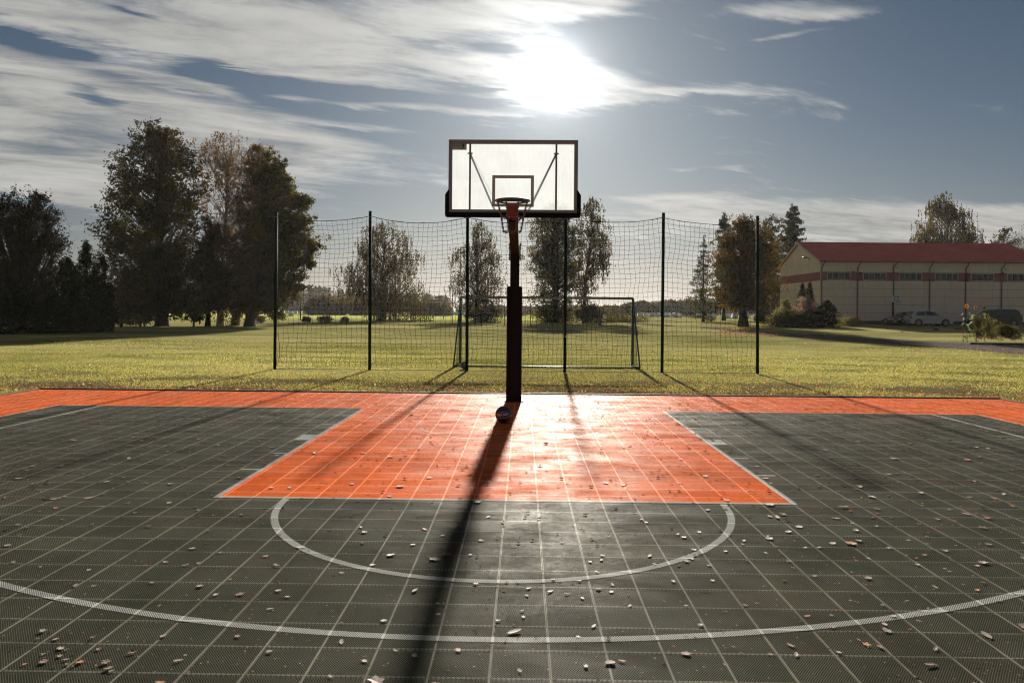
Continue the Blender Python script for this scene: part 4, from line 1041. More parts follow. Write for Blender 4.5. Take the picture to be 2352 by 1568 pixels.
# ------------------------------------------------------------------ trees
def grow(name, label, cat, px, bpy_, prof, fol, nleaf, size, style='broad', tr=.25, first=None, seed=1, D_=None, clumps=90, bark='bark', group=None, asp=.6, depth=.85, trunk=True, stems=1, open_=0.45, sig=1.0, grow_=1.16):
    """prof: silhouette as (py, left px, right px) rows, top first; measured at the tree's own distance"""
    rg = np.random.default_rng(seed); rr = random.Random(seed)
    if D_ is None: X0, Y0 = G(px, bpy_)
    else: X0, Y0 = XD(px, D_, bpy_), D_
    z0 = float(hgt(X0, Y0)); k = Y0 / F
    zs = np.array([ZD(px, p[0], Y0) - z0 for p in prof][::-1]); xl = np.array([(p[1] - px) * k for p in prof][::-1]); xr = np.array([(p[2] - px) * k for p in prof][::-1])
    H = zs[-1]; zmin = max(zs[0], .05)
    t = thing(name, (X0, Y0, z0 - .02), label, cat, group)
    zf = np.linspace(zmin, H, 200); w_ = np.interp(zf, zs, (xr - xl) / 2); cdf = np.cumsum(w_ + .02); cdf /= cdf[-1]
    def cen(z): return np.interp(z, zs, (xr + xl) / 2)
    def wid(z): return np.interp(z, zs, (xr - xl) / 2) * (1.0 if style == 'conifer' else grow_)
    zfirst = (ZD(px, first, Y0) - z0) if first else max(.3, zmin * .8)
    tb = MB(); ns = 9
    for st in range(stems):
        off = (0, 0) if stems == 1 else (rr.uniform(-.5, .5) * wid(H * .5) * .4, rr.uniform(-.3, .3))
        tp = []
        for q in range(ns):
            f = q / (ns - 1); z = H * .95 * f
            tp.append((off[0] * f + cen(z) * f * .9 + rr.uniform(-.03, .03) * tr * 6 * f, off[1] * f + rr.uniform(-.03, .03) * tr * 6 * f, z - .05))
        if trunk: tb.tube(tp, [tr * (1.35 if q == 0 else 1) * (1 - .93 * (q / (ns - 1)) ** .85) / (1 if stems == 1 else 1.4) + .008 for q in range(ns)], 10)
    def tpos(z):
        f = min(max(z / (H * .95), 0), 1) * (ns - 1); a = int(min(f, ns - 2)); return Vector(tp[a]).lerp(Vector(tp[a + 1]), f - a)
    Cn, Ln, Wn, Vt, Tn = [], [], [], [], []
    if style == 'conifer':
        z = max(zfirst, zmin); lev = 0
        while z < H * .985:
            R_ = wid(z); nb = int(7 + 3 * rr.random()) if R_ > .5 else 5
            for b in range(nb):
                a = rr.uniform(0, 6.283); ln = R_ * rr.uniform(.62, 1.08); dr = (.28 * ln if asp > .3 else .05 * ln)
                s0 = tpos(z); c = cen(z); zj = rr.uniform(-.022, .022) * H
                pts = []
                for q in range(6):
                    f = q / 5; pts.append((s0.x + math.cos(a) * ln * f + c * f * .2, s0.y + math.sin(a) * ln * f * depth, z + zj - dr * math.sin(f * 2.2) + .10 * ln * f * f))
                tb.tube(pts, [tr * .16 * (1 - f * .85) + .004 for f in np.linspace(0, 1, 6)], 4, cap=False)
                m = max(3, int(nleaf * ln / 100)); f = rg.random(m) ** .7 * 1.02; A = np.array(pts); fi = np.clip(f * 5, 0, 4.99); a0 = fi.astype(int); fr = (fi - a0)[:, None]
                cpt = A[a0] * (1 - fr) + A[a0 + 1] * fr
                spread = (.14 * ln * (1.15 - f) + .05)[:, None]
                cpt = cpt + rg.normal(size=(m, 3)) * spread * np.array([1, 1, .35]) - np.array([0, 0, 1]) * np.abs(rg.normal(size=(m, 1))) * size * .55
                Cn.append(cpt); Tn.append(np.full(m, rr.uniform(0, 1)) * .6 + rg.random(m) * .4)
            z += max(.2, H * .032) * rr.uniform(.8, 1.2) * (1.5 if asp > .3 else 1)
        C = np.concatenate(Cn); T = np.concatenate(Tn); n = len(C); V = leaf_verts(rg, C, size * rg.uniform(.6, 1.3, n), size * .26 * rg.uniform(.6, 1.3, n), vert=.35)
    else:
        per = max(6, nleaf // clumps)
        ph = rg.random(3) * 6.28
        for c in range(clumps):
            z = float(np.interp(rg.random(), cdf, zf)); a = rr.uniform(0, 6.283); u = rr.random() ** open_
            lump = 1 + .13 * math.sin(3 * a + z * 1.3 + ph[0]) + .09 * math.sin(z * 2.9 + ph[1] + 2 * a)
            Rz = wid(z); csz = sig * max(.16, .125 * (Rz + wid(H * .5)) ** .9)
            u = u * max(.2, (Rz - csz * .7) / max(Rz, .01))
            p = Vector((cen(z) + Rz * u * math.cos(a) * lump, Rz * u * math.sin(a) * depth * lump, z))
            if trunk or style == 'upright':
                dist = math.hypot(p.x - cen(z) * .8, p.y)
                slope_ = {'broad': .75, 'weep': .9, 'upright': 2.6, 'cone': .8}[style]
                zs_ = max(min(zfirst, z * .85), z - slope_ * dist - .3); s = tpos(zs_)
                mid = s.lerp(p, .5) + Vector((0, 0, (.10 if style != 'upright' else -.22) * dist)) + Vector((rr.uniform(-.1, .1), rr.uniform(-.1, .1), 0)) * dist
                pts = []
                for q in range(6):
                    f = q / 5; pts.append(s * (1 - f) ** 2 + mid * 2 * f * (1 - f) + p * f * f + Vector((rr.uniform(-1, 1), rr.uniform(-1, 1), rr.uniform(-1, 1))) * .02 * dist)
                r0 = min(tr * .42, .02 + .028 * dist) * {'upright': 1.25, 'weep': .6}.get(style, 1)
                tb.tube(pts, [r0 * (1 - f * .88) + .004 for f in np.linspace(0, 1, 6)], 5, cap=False)
                for _ in range(3):
                    e = p + Vector((rr.gauss(0, csz), rr.gauss(0, csz), rr.gauss(.1, csz * .6))); tb.tube([pts[4], pts[4].lerp(e, .6) + Vector((0, 0, .04)), e], [r0 * .28 + .003, r0 * .15 + .003, .004], 3, cap=False)
            pc = np.array(p); m = int(per * rg.uniform(.55, 1.5))
            if style == 'weep':
                kst = 14; so_ = rg.normal(size=(kst, 3)) * csz * np.array([.8, .8, .45]); ls = rg.uniform(.4, 1.7, kst) * csz * 1.9
                si = rg.integers(0, kst, m); f = rg.random(m)
                cpt = pc + so_[si] + np.stack([rg.normal(size=m) * .04, rg.normal(size=m) * .04, -ls[si] * f], 1) + rg.normal(size=(m, 3)) * .04 * csz ** .5
            elif style == 'cone':
                cpt = pc + rg.normal(size=(m, 3)) * csz * np.array([.5, .5, 1.1])
            else:
                # leaves sit in tight sprays along twigs, so light passes between the sprays
                kst = 10; so_ = rg.normal(size=(kst, 3)) * csz * np.array([.85, .85, .6]); si = rg.integers(0, kst, m)
                cpt = pc + so_[si] * rg.uniform(.75, 1.1, (m, 1)) + rg.normal(size=(m, 3)) * csz * .24
            if style != 'conifer': cpt[:, 2] = np.maximum(cpt[:, 2], .06)
            Cn.append(cpt); Tn.append(np.clip(rr.uniform(.0, .75) + rg.random(m) * .35 + (z / H - .5) * .15, 0, 1))
        C = np.concatenate(Cn); T = np.concatenate(Tn); n = len(C)
        V = leaf_verts(rg, C, size * rg.uniform(.6, 1.35, n), size * asp * rg.uniform(.6, 1.3, n), vert=.45 if style == 'weep' else 0)
    link(bpy.data.objects.new('crown', quads_mesh('crown', V, FM[fol], T)), t)
    if tb.v: tb.build('trunk', M[bark], t)
    return t

# left: dark hedge-like group and round linden
grow('linden_tree', 'round-headed dark tree with upright fanning limbs at the left edge', 'tree', 49, 765, [(437, 35, 62), (448, 5, 92), (480, -28, 116), (520, -52, 134), (570, -62, 142), (620, -66, 142), (670, -60, 134), (715, -45, 110)], 'linden', 30000, .14, 'upright', .30, 735, 3, clumps=240, sig=.80, open_=.26, grow_=1.04)
grow('evergreen_tree', 'dark feathery evergreen with the tallest tip, just right of the round-headed tree', 'tree', 196, 762, [(548, 194, 198), (580, 184, 210), (620, 172, 222), (680, 160, 240), (740, 150, 250), (757, 150, 248)], 'dark', 9000, .17, 'cone', .12, 750, 4, clumps=130)
grow('evergreen_tree', 'dark bushy evergreen between the round-headed tree and the tallest tip', 'tree', 152, 763, [(588, 148, 156), (605, 140, 166), (650, 128, 184), (710, 118, 192), (759, 118, 192)], 'dark', 9000, .17, 'cone', .12, 750, 5, clumps=130)
grow('evergreen_tree', 'narrow-topped dark evergreen at the right end of the dark group', 'tree', 234, 760, [(587, 232, 236), (612, 225, 244), (660, 212, 256), (710, 204, 266), (752, 206, 262)], 'dark', 7000, .17, 'cone', .10, 750, 6, clumps=110)
grow('evergreen_shrub', 'low dark bush below the round-headed tree, at the left edge', 'bush', 14, 766, [(640, -5, 30), (670, -40, 60), (720, -60, 80), (763, -60, 82)], 'dark', 8000, .17, 'broad', .08, None, 7, clumps=110, trunk=False)
grow('evergreen_shrub', 'low dark bush between the trunk of the round-headed tree and the evergreens', 'bush', 98, 764, [(655, 85, 110), (690, 66, 128), (735, 58, 136), (760, 60, 134)], 'dark', 8000, .17, 'broad', .08, None, 8, clumps=110, trunk=False)
grow('young_tree', 'small dark broadleaf tree on thin stems left of the tall oak', 'tree', 279, 751, [(606, 270, 300), (640, 252, 322), (690, 246, 332), (725, 248, 330), (740, 256, 318)], 'green', 6000, .20, 'broad', .10, 735, 9, clumps=80, D_=64)
grow('young_tree', 'leafy low tree on a thin stem directly left of the tall oak trunk', 'tree', 322, 750, [(640, 312, 344), (680, 296, 362), (715, 292, 366), (738, 300, 352)], 'oak', 4500, .20, 'broad', .09, 738, 10, clumps=70, D_=67)
grow('young_tree', 'leafy low tree on a thin stem directly right of the tall oak trunk', 'tree', 445, 748, [(650, 430, 465), (690, 412, 478), (720, 412, 474), (735, 425, 462)], 'green', 3800, .20, 'broad', .08, 736, 11, clumps=60, D_=69)
grow('oak_tree', 'tallest dark green oak with a thick trunk standing alone, left of the pale birch', 'tree', 372, 749, [(277, 355, 372), (292, 330, 398), (330, 300, 430), (362, 285, 448), (400, 275, 452), (440, 270, 455), (485, 262, 462), (505, 226, 462), (540, 240, 465), (590, 236, 470), (640, 252, 480), (690, 268, 462), (716, 300, 440)], 'oak', 46000, .26, 'broad', .50, 700, 12, clumps=260, open_=.48, sig=.82)
grow('birch_tree', 'sparse light brown birch with pale limbs, between the tallest oak and the russet tree', 'tree', 506, 744, [(300, 490, 530), (318, 452, 566), (350, 442, 588), (400, 448, 604), (450, 450, 600), (520, 455, 600), (600, 450, 590), (680, 455, 580), (712, 470, 560)], 'brown', 17000, .20, 'weep', .30, 690, 13, clumps=170, bark='birch', D_=73, open_=.6)
grow('oak_tree', 'dark russet tree on a slim leaning trunk beneath the pale birch', 'tree', 477, 745, [(520, 470, 505), (560, 448, 530), (620, 438, 545), (690, 440, 535), (715, 452, 520)], 'oak', 14000, .24, 'broad', .22, 715, 14, clumps=110, D_=71)
grow('russet_tree', 'russet brown tree with dense autumn leaves right of the pale birch', 'tree', 540, 744, [(338, 575, 612), (362, 550, 640), (420, 545, 662), (480, 530, 672), (550, 522, 664), (620, 515, 650), (690, 515, 625), (714, 525, 600)], 'brown', 36000, .24, 'broad', .33, 700, 15, clumps=200, D_=74, open_=.5)
grow('oak_tree', 'broad green oak at the right end of the tree group, behind the leftmost net post', 'tree', 573, 743, [(352, 600, 622), (372, 585, 645), (410, 590, 672), (460, 590, 700), (500, 595, 716), (540, 600, 721), (590, 598, 712), (640, 590, 694), (690, 575, 672), (722, 580, 640)], 'green', 40000, .25, 'broad', .42, 700, 16, clumps=230, D_=70, open_=.42, sig=.85)
# across the middle of the lawn
grow('birch_tree', 'wide weeping birch alone on the lawn edge, behind the second net post', 'tree', 878, 736, [(506, 872, 892), (520, 845, 918), (550, 822, 946), (600, 815, 948), (622, 786, 958), (650, 796, 964), (680, 810, 978), (710, 838, 984), (726, 850, 965)], 'birch', 30000, .26, 'weep', .42, 715, 17, clumps=150, D_=118, sig=.8)
grow('birch_tree', 'slim light brown birch behind the left end of the goal', 'tree', 1094, 736, [(503, 1088, 1106), (520, 1060, 1125), (560, 1046, 1142), (600, 1038, 1152), (640, 1034, 1160), (672, 1050, 1158), (694, 1075, 1140)], 'birch', 17000, .24, 'weep', .36, 700, 18, clumps=130, D_=116, open_=.55, sig=.85)
grow('bush', 'low olive bush at the foot of the slim birch, seen through the goal', 'bush', 1118, 738, [(703, 1108, 1136), (716, 1082, 1150), (734, 1078, 1152)], 'green', 5000, .26, 'broad', .06, None, 19, clumps=60, trunk=False, D_=112)
grow('alder_tree', 'dense dark green tree right of the padded post, lower part seen through the goal', 'tree', 1275, 739, [(470, 1262, 1292), (490, 1235, 1315), (520, 1216, 1326), (560, 1212, 1330), (610, 1222, 1328), (660, 1222, 1326), (690, 1212, 1322), (712, 1240, 1300)], 'green', 30000, .27, 'broad', .5, 700, 20, clumps=220, D_=112, stems=2)
grow('birch_tree', 'tall thin birch right of the backboard with its straight trunk showing', 'tree', 1342, 739, [(449, 1340, 1362), (480, 1330, 1384), (520, 1325, 1408), (560, 1322, 1404), (610, 1318, 1396), (650, 1312, 1372), (690, 1325, 1355)], 'birch', 14000, .24, 'weep', .28, 690, 21, clumps=120, D_=113, open_=.6, sig=.85)
grow('bush', 'dark bush at the foot of the dense green tree behind the goal', 'bush', 1262, 740, [(706, 1245, 1290), (722, 1232, 1310), (737, 1230, 1318)], 'green', 5000, .26, 'broad', .06, None, 22, clumps=70, trunk=False, D_=110)
grow('bush', 'dark bush left of the thick green stub post behind the goal', 'bush', 1356, 740, [(702, 1345, 1370), (718, 1325, 1382), (737, 1322, 1384)], 'green', 5000, .26, 'broad', .06, None, 23, clumps=70, trunk=False, D_=110)
grow('hedge', 'long low bramble hedge running right from the thick green stub post', 'hedge', 1420, 741, [(729, 1385, 1470), (734, 1378, 1480), (740, 1376, 1484)], 'birch', 3500, .22, 'broad', .05, None, 24, clumps=90, trunk=False, D_=110)
for k, (px, w, h, lb) in enumerate([(640, 34, 16, 'low weedy bush behind the foot of the leftmost net post'), (705, 20, 7, 'small weedy tuft left of the wooden power pole foot on the lawn edge'), (745, 40, 7, 'low weedy strip on the lawn edge right of the power pole'), (792, 18, 6, 'smallest weedy tuft on the lawn edge before the far grove'), (600, 26, 9, 'brown weeds beside the trunk of the broad oak')]):
    grow('weed_patch', lb, 'bush', px, 738, [(738 - h * 1.3, px - w * .3, px + w * .3), (738 - h * .6, px - w * .5, px + w * .5), (737, px - w * .55, px + w * .55)], 'shrub' if k % 2 else 'green', 1400, .16, 'broad', .04, None, 30 + k, clumps=30, trunk=False, D_=88)
# right
grow('larch_tree', 'thin open larch with drooping side branches left of the orange maple', 'tree', 1615, 737, [(535, 1613, 1617), (580, 1600, 1630), (640, 1580, 1650), (662, 1571, 1652), (700, 1578, 1658), (722, 1584, 1655)], 'larch', 4200, .26, 'conifer', .17, 725, 40, D_=100, asp=.5)
grow('spruce_tree', 'dark spruce with its tip showing above the orange maple', 'tree', 1662, 740, [(486, 1661, 1664), (510, 1650, 1676), (540, 1644, 1684), (600, 1640, 1690), (700, 1632, 1695)], 'spruce', 7000, .36, 'conifer', .25, 720, 41, D_=112, asp=.2)
grow('spruce_tree', 'tall dark spruce directly behind the left gable of the hall', 'tree', 1819, 738, [(459, 1818, 1821), (490, 1805, 1836), (530, 1794, 1848), (600, 1786, 1856), (700, 1780, 1862)], 'spruce', 7000, .36, 'conifer', .28, 720, 42, D_=110, asp=.2)
grow('ash_tree', 'open dark broadleaf tree between the orange maple and the tall spruce', 'tree', 1775, 738, [(503, 1755, 1790), (525, 1740, 1800), (570, 1738, 1812), (640, 1742, 1815), (700, 1755, 1800)], 'oak', 9000, .30, 'broad', .25, 705, 43, D_=107, clumps=120)
grow('maple_tree', 'round orange and green maple with a thick trunk in front of the hall gable', 'tree', 1707, 750, [(503, 1700, 1726), (516, 1672, 1748), (550, 1650, 1772), (590, 1638, 1786), (630, 1630, 1792), (665, 1636, 1788), (692, 1652, 1760), (708, 1672, 1740)], 'maple', 28000, .20, 'broad', .42, 715, 44, clumps=220, open_=.45, grow_=1.02)
grow('fir_tree', 'small dark conifer low behind the orange maple, left of the hall', 'tree', 1752, 744, [(640, 1750, 1754), (680, 1740, 1765), (735, 1730, 1775)], 'dark', 3500, .25, 'conifer', .12, 735, 45, D_=95, asp=.2)
grow('bush', 'pale green feathery bush at the left of the shrub bed before the hall', 'bush', 1792, 748, [(688, 1800, 1812), (702, 1785, 1822), (725, 1768, 1824), (746, 1766, 1822)], 'shrub', 7000, .13, 'broad', .05, None, 46, clumps=100, trunk=False, D_=72)
grow('thuja_shrub', 'left one of two pointed green thujas in the shrub bed', 'bush', 1842, 747, [(654, 1841, 1844), (675, 1834, 1850), (710, 1826, 1857), (745, 1822, 1862)], 'dark', 7000, .12, 'cone', .05, 742, 47, clumps=110, D_=73)
grow('thuja_shrub', 'right one of two pointed green thujas in the shrub bed', 'bush', 1859, 747, [(652, 1858, 1861), (672, 1851, 1867), (710, 1845, 1876), (745, 1842, 1880)], 'dark', 7000, .12, 'cone', .05, 742, 48, clumps=110, D_=73.4)
grow('flowering_shrub', 'dark shrub with dusty pink blooms in the middle of the shrub bed', 'bush', 1850, 748, [(686, 1842, 1862), (700, 1832, 1876), (722, 1830, 1880)], 'bloom', 3500, .11, 'broad', .05, None, 49, clumps=70, trunk=False, D_=71)
grow('juniper_shrub', 'broad dark juniper with a raised tip at the right of the shrub bed', 'bush', 1890, 750, [(692, 1897, 1902), (706, 1880, 1912), (725, 1860, 1924), (748, 1856, 1927)], 'dark', 9000, .13, 'broad', .05, None, 50, clumps=130, trunk=False, D_=70)
grow('juniper_shrub', 'low dark spreading juniper along the front of the shrub bed', 'bush', 1822, 750, [(722, 1800, 1850), (732, 1776, 1872), (748, 1770, 1878)], 'dark', 8000, .13, 'broad', .05, None, 51, clumps=120, trunk=False, D_=69)
grow('low_shrub', 'low grey-green shrub trailing off to the right of the shrub bed', 'bush', 1952, 743, [(731, 1930, 1965), (736, 1924, 1976), (743, 1922, 1982)], 'shrub', 2200, .12, 'broad', .04, None, 52, clumps=45, trunk=False, D_=72)
grow('birch_tree', 'tall weeping birch rising behind the middle of the red roof', 'tree', 2172, 735, [(444, 2162, 2180), (470, 2128, 2200), (500, 2118, 2228), (535, 2113, 2243), (580, 2105, 2240), (700, 2110, 2235)], 'birch', 42000, .26, 'weep', .35, 690, 53, D_=116, clumps=190, sig=.9)
grow('ash_tree', 'small round tree crown behind the right end of the red roof', 'tree', 2306, 735, [(524, 2300, 2312), (545, 2278, 2330), (575, 2270, 2340), (700, 2280, 2330)], 'oak', 7000, .26, 'broad', .22, 690, 54, D_=112, clumps=110)
grow('birch_tree', 'bare-limbed tree crown cut by the right edge of the photo above the roof', 'tree', 2362, 735, [(500, 2355, 2380), (530, 2335, 2410), (580, 2325, 2415), (700, 2335, 2400)], 'birch', 5000, .22, 'weep', .22, 690, 55, D_=112, clumps=110)

# far woods: single trees melt into one mass there
def wood(name, label, D_, tops, base, n, q, size, fol, seed, rows=3, gap=7.0, wide=2.6):
    rg = np.random.default_rng(seed); Vs, Ts = [], []
    xs_ = np.array([a for a, _ in tops]); ts_ = np.array([b for _, b in tops])
    for k in range(n):
        px = rg.uniform(xs_[0], xs_[-1]); d = D_ + rg.integers(0, rows) * gap + rg.normal() * gap * .3
        tpx = np.interp(px, xs_, ts_) + rg.normal() * 1.4; z0 = float(hgt(XD(px, d), d)); h = ZD(px, tpx, d) - z0
        if h < 2: continue
        x0 = XD(px, d, tpx); con = rg.random() < .35; w = wide * rg.uniform(.7, 1.3) * (.6 if con else 1)
        f = rg.random(q); a = rg.random(q) * 6.28
        if con: r_ = w * (1.02 - f) ** .8; z = h * (.08 + .95 * f)
        else: r_ = w * np.sqrt(np.clip(1 - (2 * f - 1) ** 2, 0, 1)) + .2; z = h * (.05 + .93 * f)
        u = rg.random(q) ** .4
        C = np.stack([x0 + r_ * u * np.cos(a), d + r_ * u * np.sin(a), z0 + z], 1) + rg.normal(size=(q, 3)) * .25
        Vs.append(leaf_verts(rg, C, size * rg.uniform(.6, 1.3, q), size * .7 * rg.uniform(.6, 1.3, q))); Ts.append(np.clip((.1 if con else rg.random() * .9) + rg.random(q) * .25, 0, 1))
    o = link(bpy.data.objects.new(name, quads_mesh(name, np.concatenate(Vs), FM[fol], np.concatenate(Ts)))); return setp(o, label, kind='stuff')
wood('far_forest', 'long dark forest on the horizon behind the fields', 430, [(-150, 690), (300, 672), (560, 660), (660, 655), (700, 664), (740, 659), (780, 667), (830, 671), (900, 676), (980, 674), (1010, 679), (1045, 690), (1090, 703), (1180, 705), (1300, 702), (1380, 704), (1430, 703), (1480, 697), (1560, 690), (1640, 688), (1800, 690), (2500, 690)], 720, 620, 260, 1.25, 'forest', 61, rows=4, gap=12, wide=4.5)
wood('far_grove', 'pale brown grove of young birches before the far forest, left of the weeping birch', 245, [(700, 700), (715, 688), (745, 680), (765, 684), (800, 690), (850, 694), (880, 702)], 727, 60, 420, .75, 'birch', 62, rows=2, gap=8, wide=2.6)
wood('far_grove', 'round brown grove before the far forest, between the weeping birch and the goal', 250, [(955, 706), (975, 696), (1000, 692), (1020, 700), (1030, 712)], 727, 26, 420, .8, 'birch', 63, rows=2, gap=8, wide=2.8)
wood('far_grove', 'line of round trees before the forest, right of the goal', 300, [(1418, 706), (1450, 698), (1480, 692), (1500, 700), (1540, 690), (1580, 694), (1600, 690), (1640, 694)], 727, 60, 420, .85, 'forest', 64, rows=2, gap=8, wide=3.2)
wood('far_brush', 'thin scrub and small trees on the horizon, seen through the goal', 260, [(1150, 716), (1180, 711), (1215, 715), (1300, 712), (1378, 703), (1400, 701), (1420, 710)], 727, 55, 160, .6, 'birch', 65, rows=2, gap=8, wide=2.2)

# ------------------------------------------------------------------ poles, wires, posts and bales in the distance
def pole(px, by_, top, d, r, label, m='pole_wood', arms=False, name='power_pole', cat='pole', group=None):
    x = XD(px, d, by_); z0 = float(hgt(x, d)); h = ZD(px, top, d) - z0
    t = thing(name, (x, d, z0), label, cat, group); MB().tube([(0, 0, -.1), (0, 0, h)], [r, r * .8], 8).build('pole', M[m], t)
    if arms: MB().box((0, 0, h - .35), (1.1, .10, .10)).build('crossarm', M['pole_wood'], t)
    return x, d, z0 + h
a = pole(690, 735, 653, 122, .11, 'wooden power pole left of the far grove', arms=True)
b = pole(1018.6, 738, 690, 150, .10, 'wooden power pole in front of the round far grove', arms=True)
c = (-75.0, 112.0, a[2] + .4)
e = (XD(1450, 230), 230, 6.0)
def wire(p, q, sag, label):
    pts = []
    for k in range(17):
        f = k / 16; pts.append((p[0] + (q[0] - p[0]) * f, p[1] + (q[1] - p[1]) * f, p[2] + (q[2] - p[2]) * f - 4 * sag * f * (1 - f)))
    o = MB().tube(pts, .022, 4).build('power_wire', M['wire']); return setp(o, label, 'wire')
for k, dx_ in enumerate((-.5, .5)):
    nm = ('left', 'right')[k]
    wire((a[0] + dx_, a[1], a[2] - .28), (b[0] + dx_, b[1], b[2] - .28), 1.0, f'slack power wire from the {nm} arm of the pole left of the grove')
    wire((c[0] + dx_, c[1], c[2] - .28), (a[0] + dx_, a[1], a[2] - .28), .6, f'power wire reaching the {nm} arm of the pole by the grove from behind the oaks')
lbs = [(944, 733, 693, 105, 'thin distant net post under the right branches of the weeping birch'), (955, 733, 695, 105, 'second thin distant net post under the weeping birch'), (966, 733, 695, 105, 'third thin distant net post right of the weeping birch'),
       (975.6, 733, 695, 105, 'fourth thin distant net post right of the weeping birch'), (985.6, 733, 697, 105, 'fifth thin distant net post, last of the close row right of the weeping birch'),
       (1038.5, 745, 673, 90, 'tall thin dark post left of the goal'), (1106, 750, 712, 82, 'short thin post seen through the left part of the goal'), (1127, 741, 693, 98, 'thin post seen through the goal left of the slim birch bushes'),
       (1159, 746, 696, 88, 'thin post seen through the goal directly left of the padded post'), (1218, 749, 696, 84, 'thin post seen through the goal right of the padded post'), (1206, 742, 705, 98, 'shorter thin post seen just right of the padded post')]
for px, b_, t_, d, lb in lbs: pole(px, b_, t_, d, .05, lb, 'green_post', name='distant_post', cat='post', group='thin dark posts far across the lawn')
pole(1377, 747, 707, 86, .16, 'thick green stub post behind the right half of the goal', 'goal_green', name='stub_post', cat='post')

brr = random.Random(5)
bl_px = [(1470, 200), (1484, 205), (1497, 198), (1510, 203), (1527, 185), (1535, 187), (1551, 182), (1560, 184), (1606, 180), (1632, 176), (1638, 178), (1670, 172), (1688, 168), (1715, 170)]
place = ['leftmost', 'second from the left', 'third from the left', 'fourth from the left', 'fifth from the left', 'sixth from the left', 'seventh from the left', 'eighth from the left', 'ninth from the left', 'tenth from the left', 'eleventh from the left', 'fourth from the right', 'second last on the right', 'rightmost']
place[11] = 'third from the right'
bale0 = None
for k, (px, d) in enumerate(bl_px):
    x = XD(px, d); z = float(hgt(x, d)); r = .58
    if bale0 is None:
        bale0 = MB().tube([(-.55, 0, 0), (-.60, 0, 0), (.60, 0, 0), (.55, 0, 0)], [r * .85, r, r, r * .85], 14).build('hay_bale', M['bale'], None, True); o = bale0
    else: o = link(bale0.copy())
    o.location = (x, d, z + r); o.rotation_euler = (0, 0, brr.uniform(-.6, .6))
    setp(o, f'white wrapped hay bale on the field behind the larch, {place[k]}', 'hay bale', 'white bales on the far field right of the goal')
for px, lb in ((640, 'white wrapped hay bale seen right behind the leftmost net post'), (668, 'white wrapped hay bale left of the wooden power pole')):
    o = link(bale0.copy()); d = 190; x = XD(px, d); o.location = (x, d, float(hgt(x, d)) + .58); o.rotation_euler = (0, 0, .3); setp(o, lb, 'hay bale')
# a long row of wrapped bales at the foot of the forest
for (p0, p1, n, lb) in ((560, 720, 16, 'white bale in the long row before the forest, left of the far grove'), (1035, 1090, 8, 'white bale in the row before the forest, behind the goal frame')):
    for k in range(n):
        px = p0 + (p1 - p0) * k / n; d = 325; o = link(bale0.copy()); x = XD(px, d); o.location = (x, d, float(hgt(x, d)) + .58); o.rotation_euler = (0, 0, brr.uniform(-.3, .3)); setp(o, lb, 'hay bale', lb.replace('white bale', 'white bales'))

# ------------------------------------------------------------------ sunflower bed, molehills
def leafy_stem(t, x, y, h, nl, rs, size=.17, lean=.05):
    lx = rs.uniform(-lean, lean) * h; MB().tube([(x, y, 0), (x + lx * .4, y, h * .5), (x + lx, y, h)], [.016, .013, .009], 6).build('stem', M['stem'], t)
    for k in range(nl):
        z = h * (.15 + .75 * k / nl) + rs.uniform(-.03, .03); a = rs.uniform(0, 6.28); s = size * rs.uniform(.6, 1.3); f = z / h
        p = Vector((x + lx * f, y, z)); d_ = Vector((math.cos(a), math.sin(a), rs.uniform(-.2, .35))).normalized(); n_ = d_.cross(Vector((0, 0, 1))).normalized()
        b = MB(); c0 = p + d_ * s * .5; tip = p + d_ * s * 1.9 + Vector((0, 0, -s * .9)); m_ = p + d_ * s * 1.2 + Vector((0, 0, .1 * s))
        b.face(c0, c0.lerp(m_, .6) + n_ * s * .55, m_); b.face(c0, m_, c0.lerp(m_, .6) - n_ * s * .55); b.face(m_, c0.lerp(m_, .6) + n_ * s * .55, tip); b.face(m_, tip, c0.lerp(m_, .6) - n_ * s * .55)
        b.build('leaf', FM_leaf, t)
    return x + lx
FM_leaf = mat('sunflower leaf', (.10, .13, .035), .7, transl=.5)
SX, SY = G(2240, 772); SY = 41.5; SX = XD(2240, SY); SZ = float(hgt(SX, SY))
bed = MB()
bp = [(-.45 + .0, -.2), (.2, -.45), (1.4, -.4), (2.7, -.35), (3.1, 0), (2.6, .5), (1.0, .6), (-.3, .45)]
n = len(bp); bed.v = [(x, y, 0) for x, y in bp] + [(x * .9 + .1, y * .75, .10) for x, y in bp]
bed.f = [(k, (k + 1) % n, n + (k + 1) % n, n + k) for k in range(n)] + [tuple(n + k for k in range(n))]
o = bed.build('flower_bed', M['soil']); o.location = (SX, SY, SZ); setp(o, 'dark soil bed under the sunflowers and low shrub at the right', kind='structure')
rs = random.Random(21)
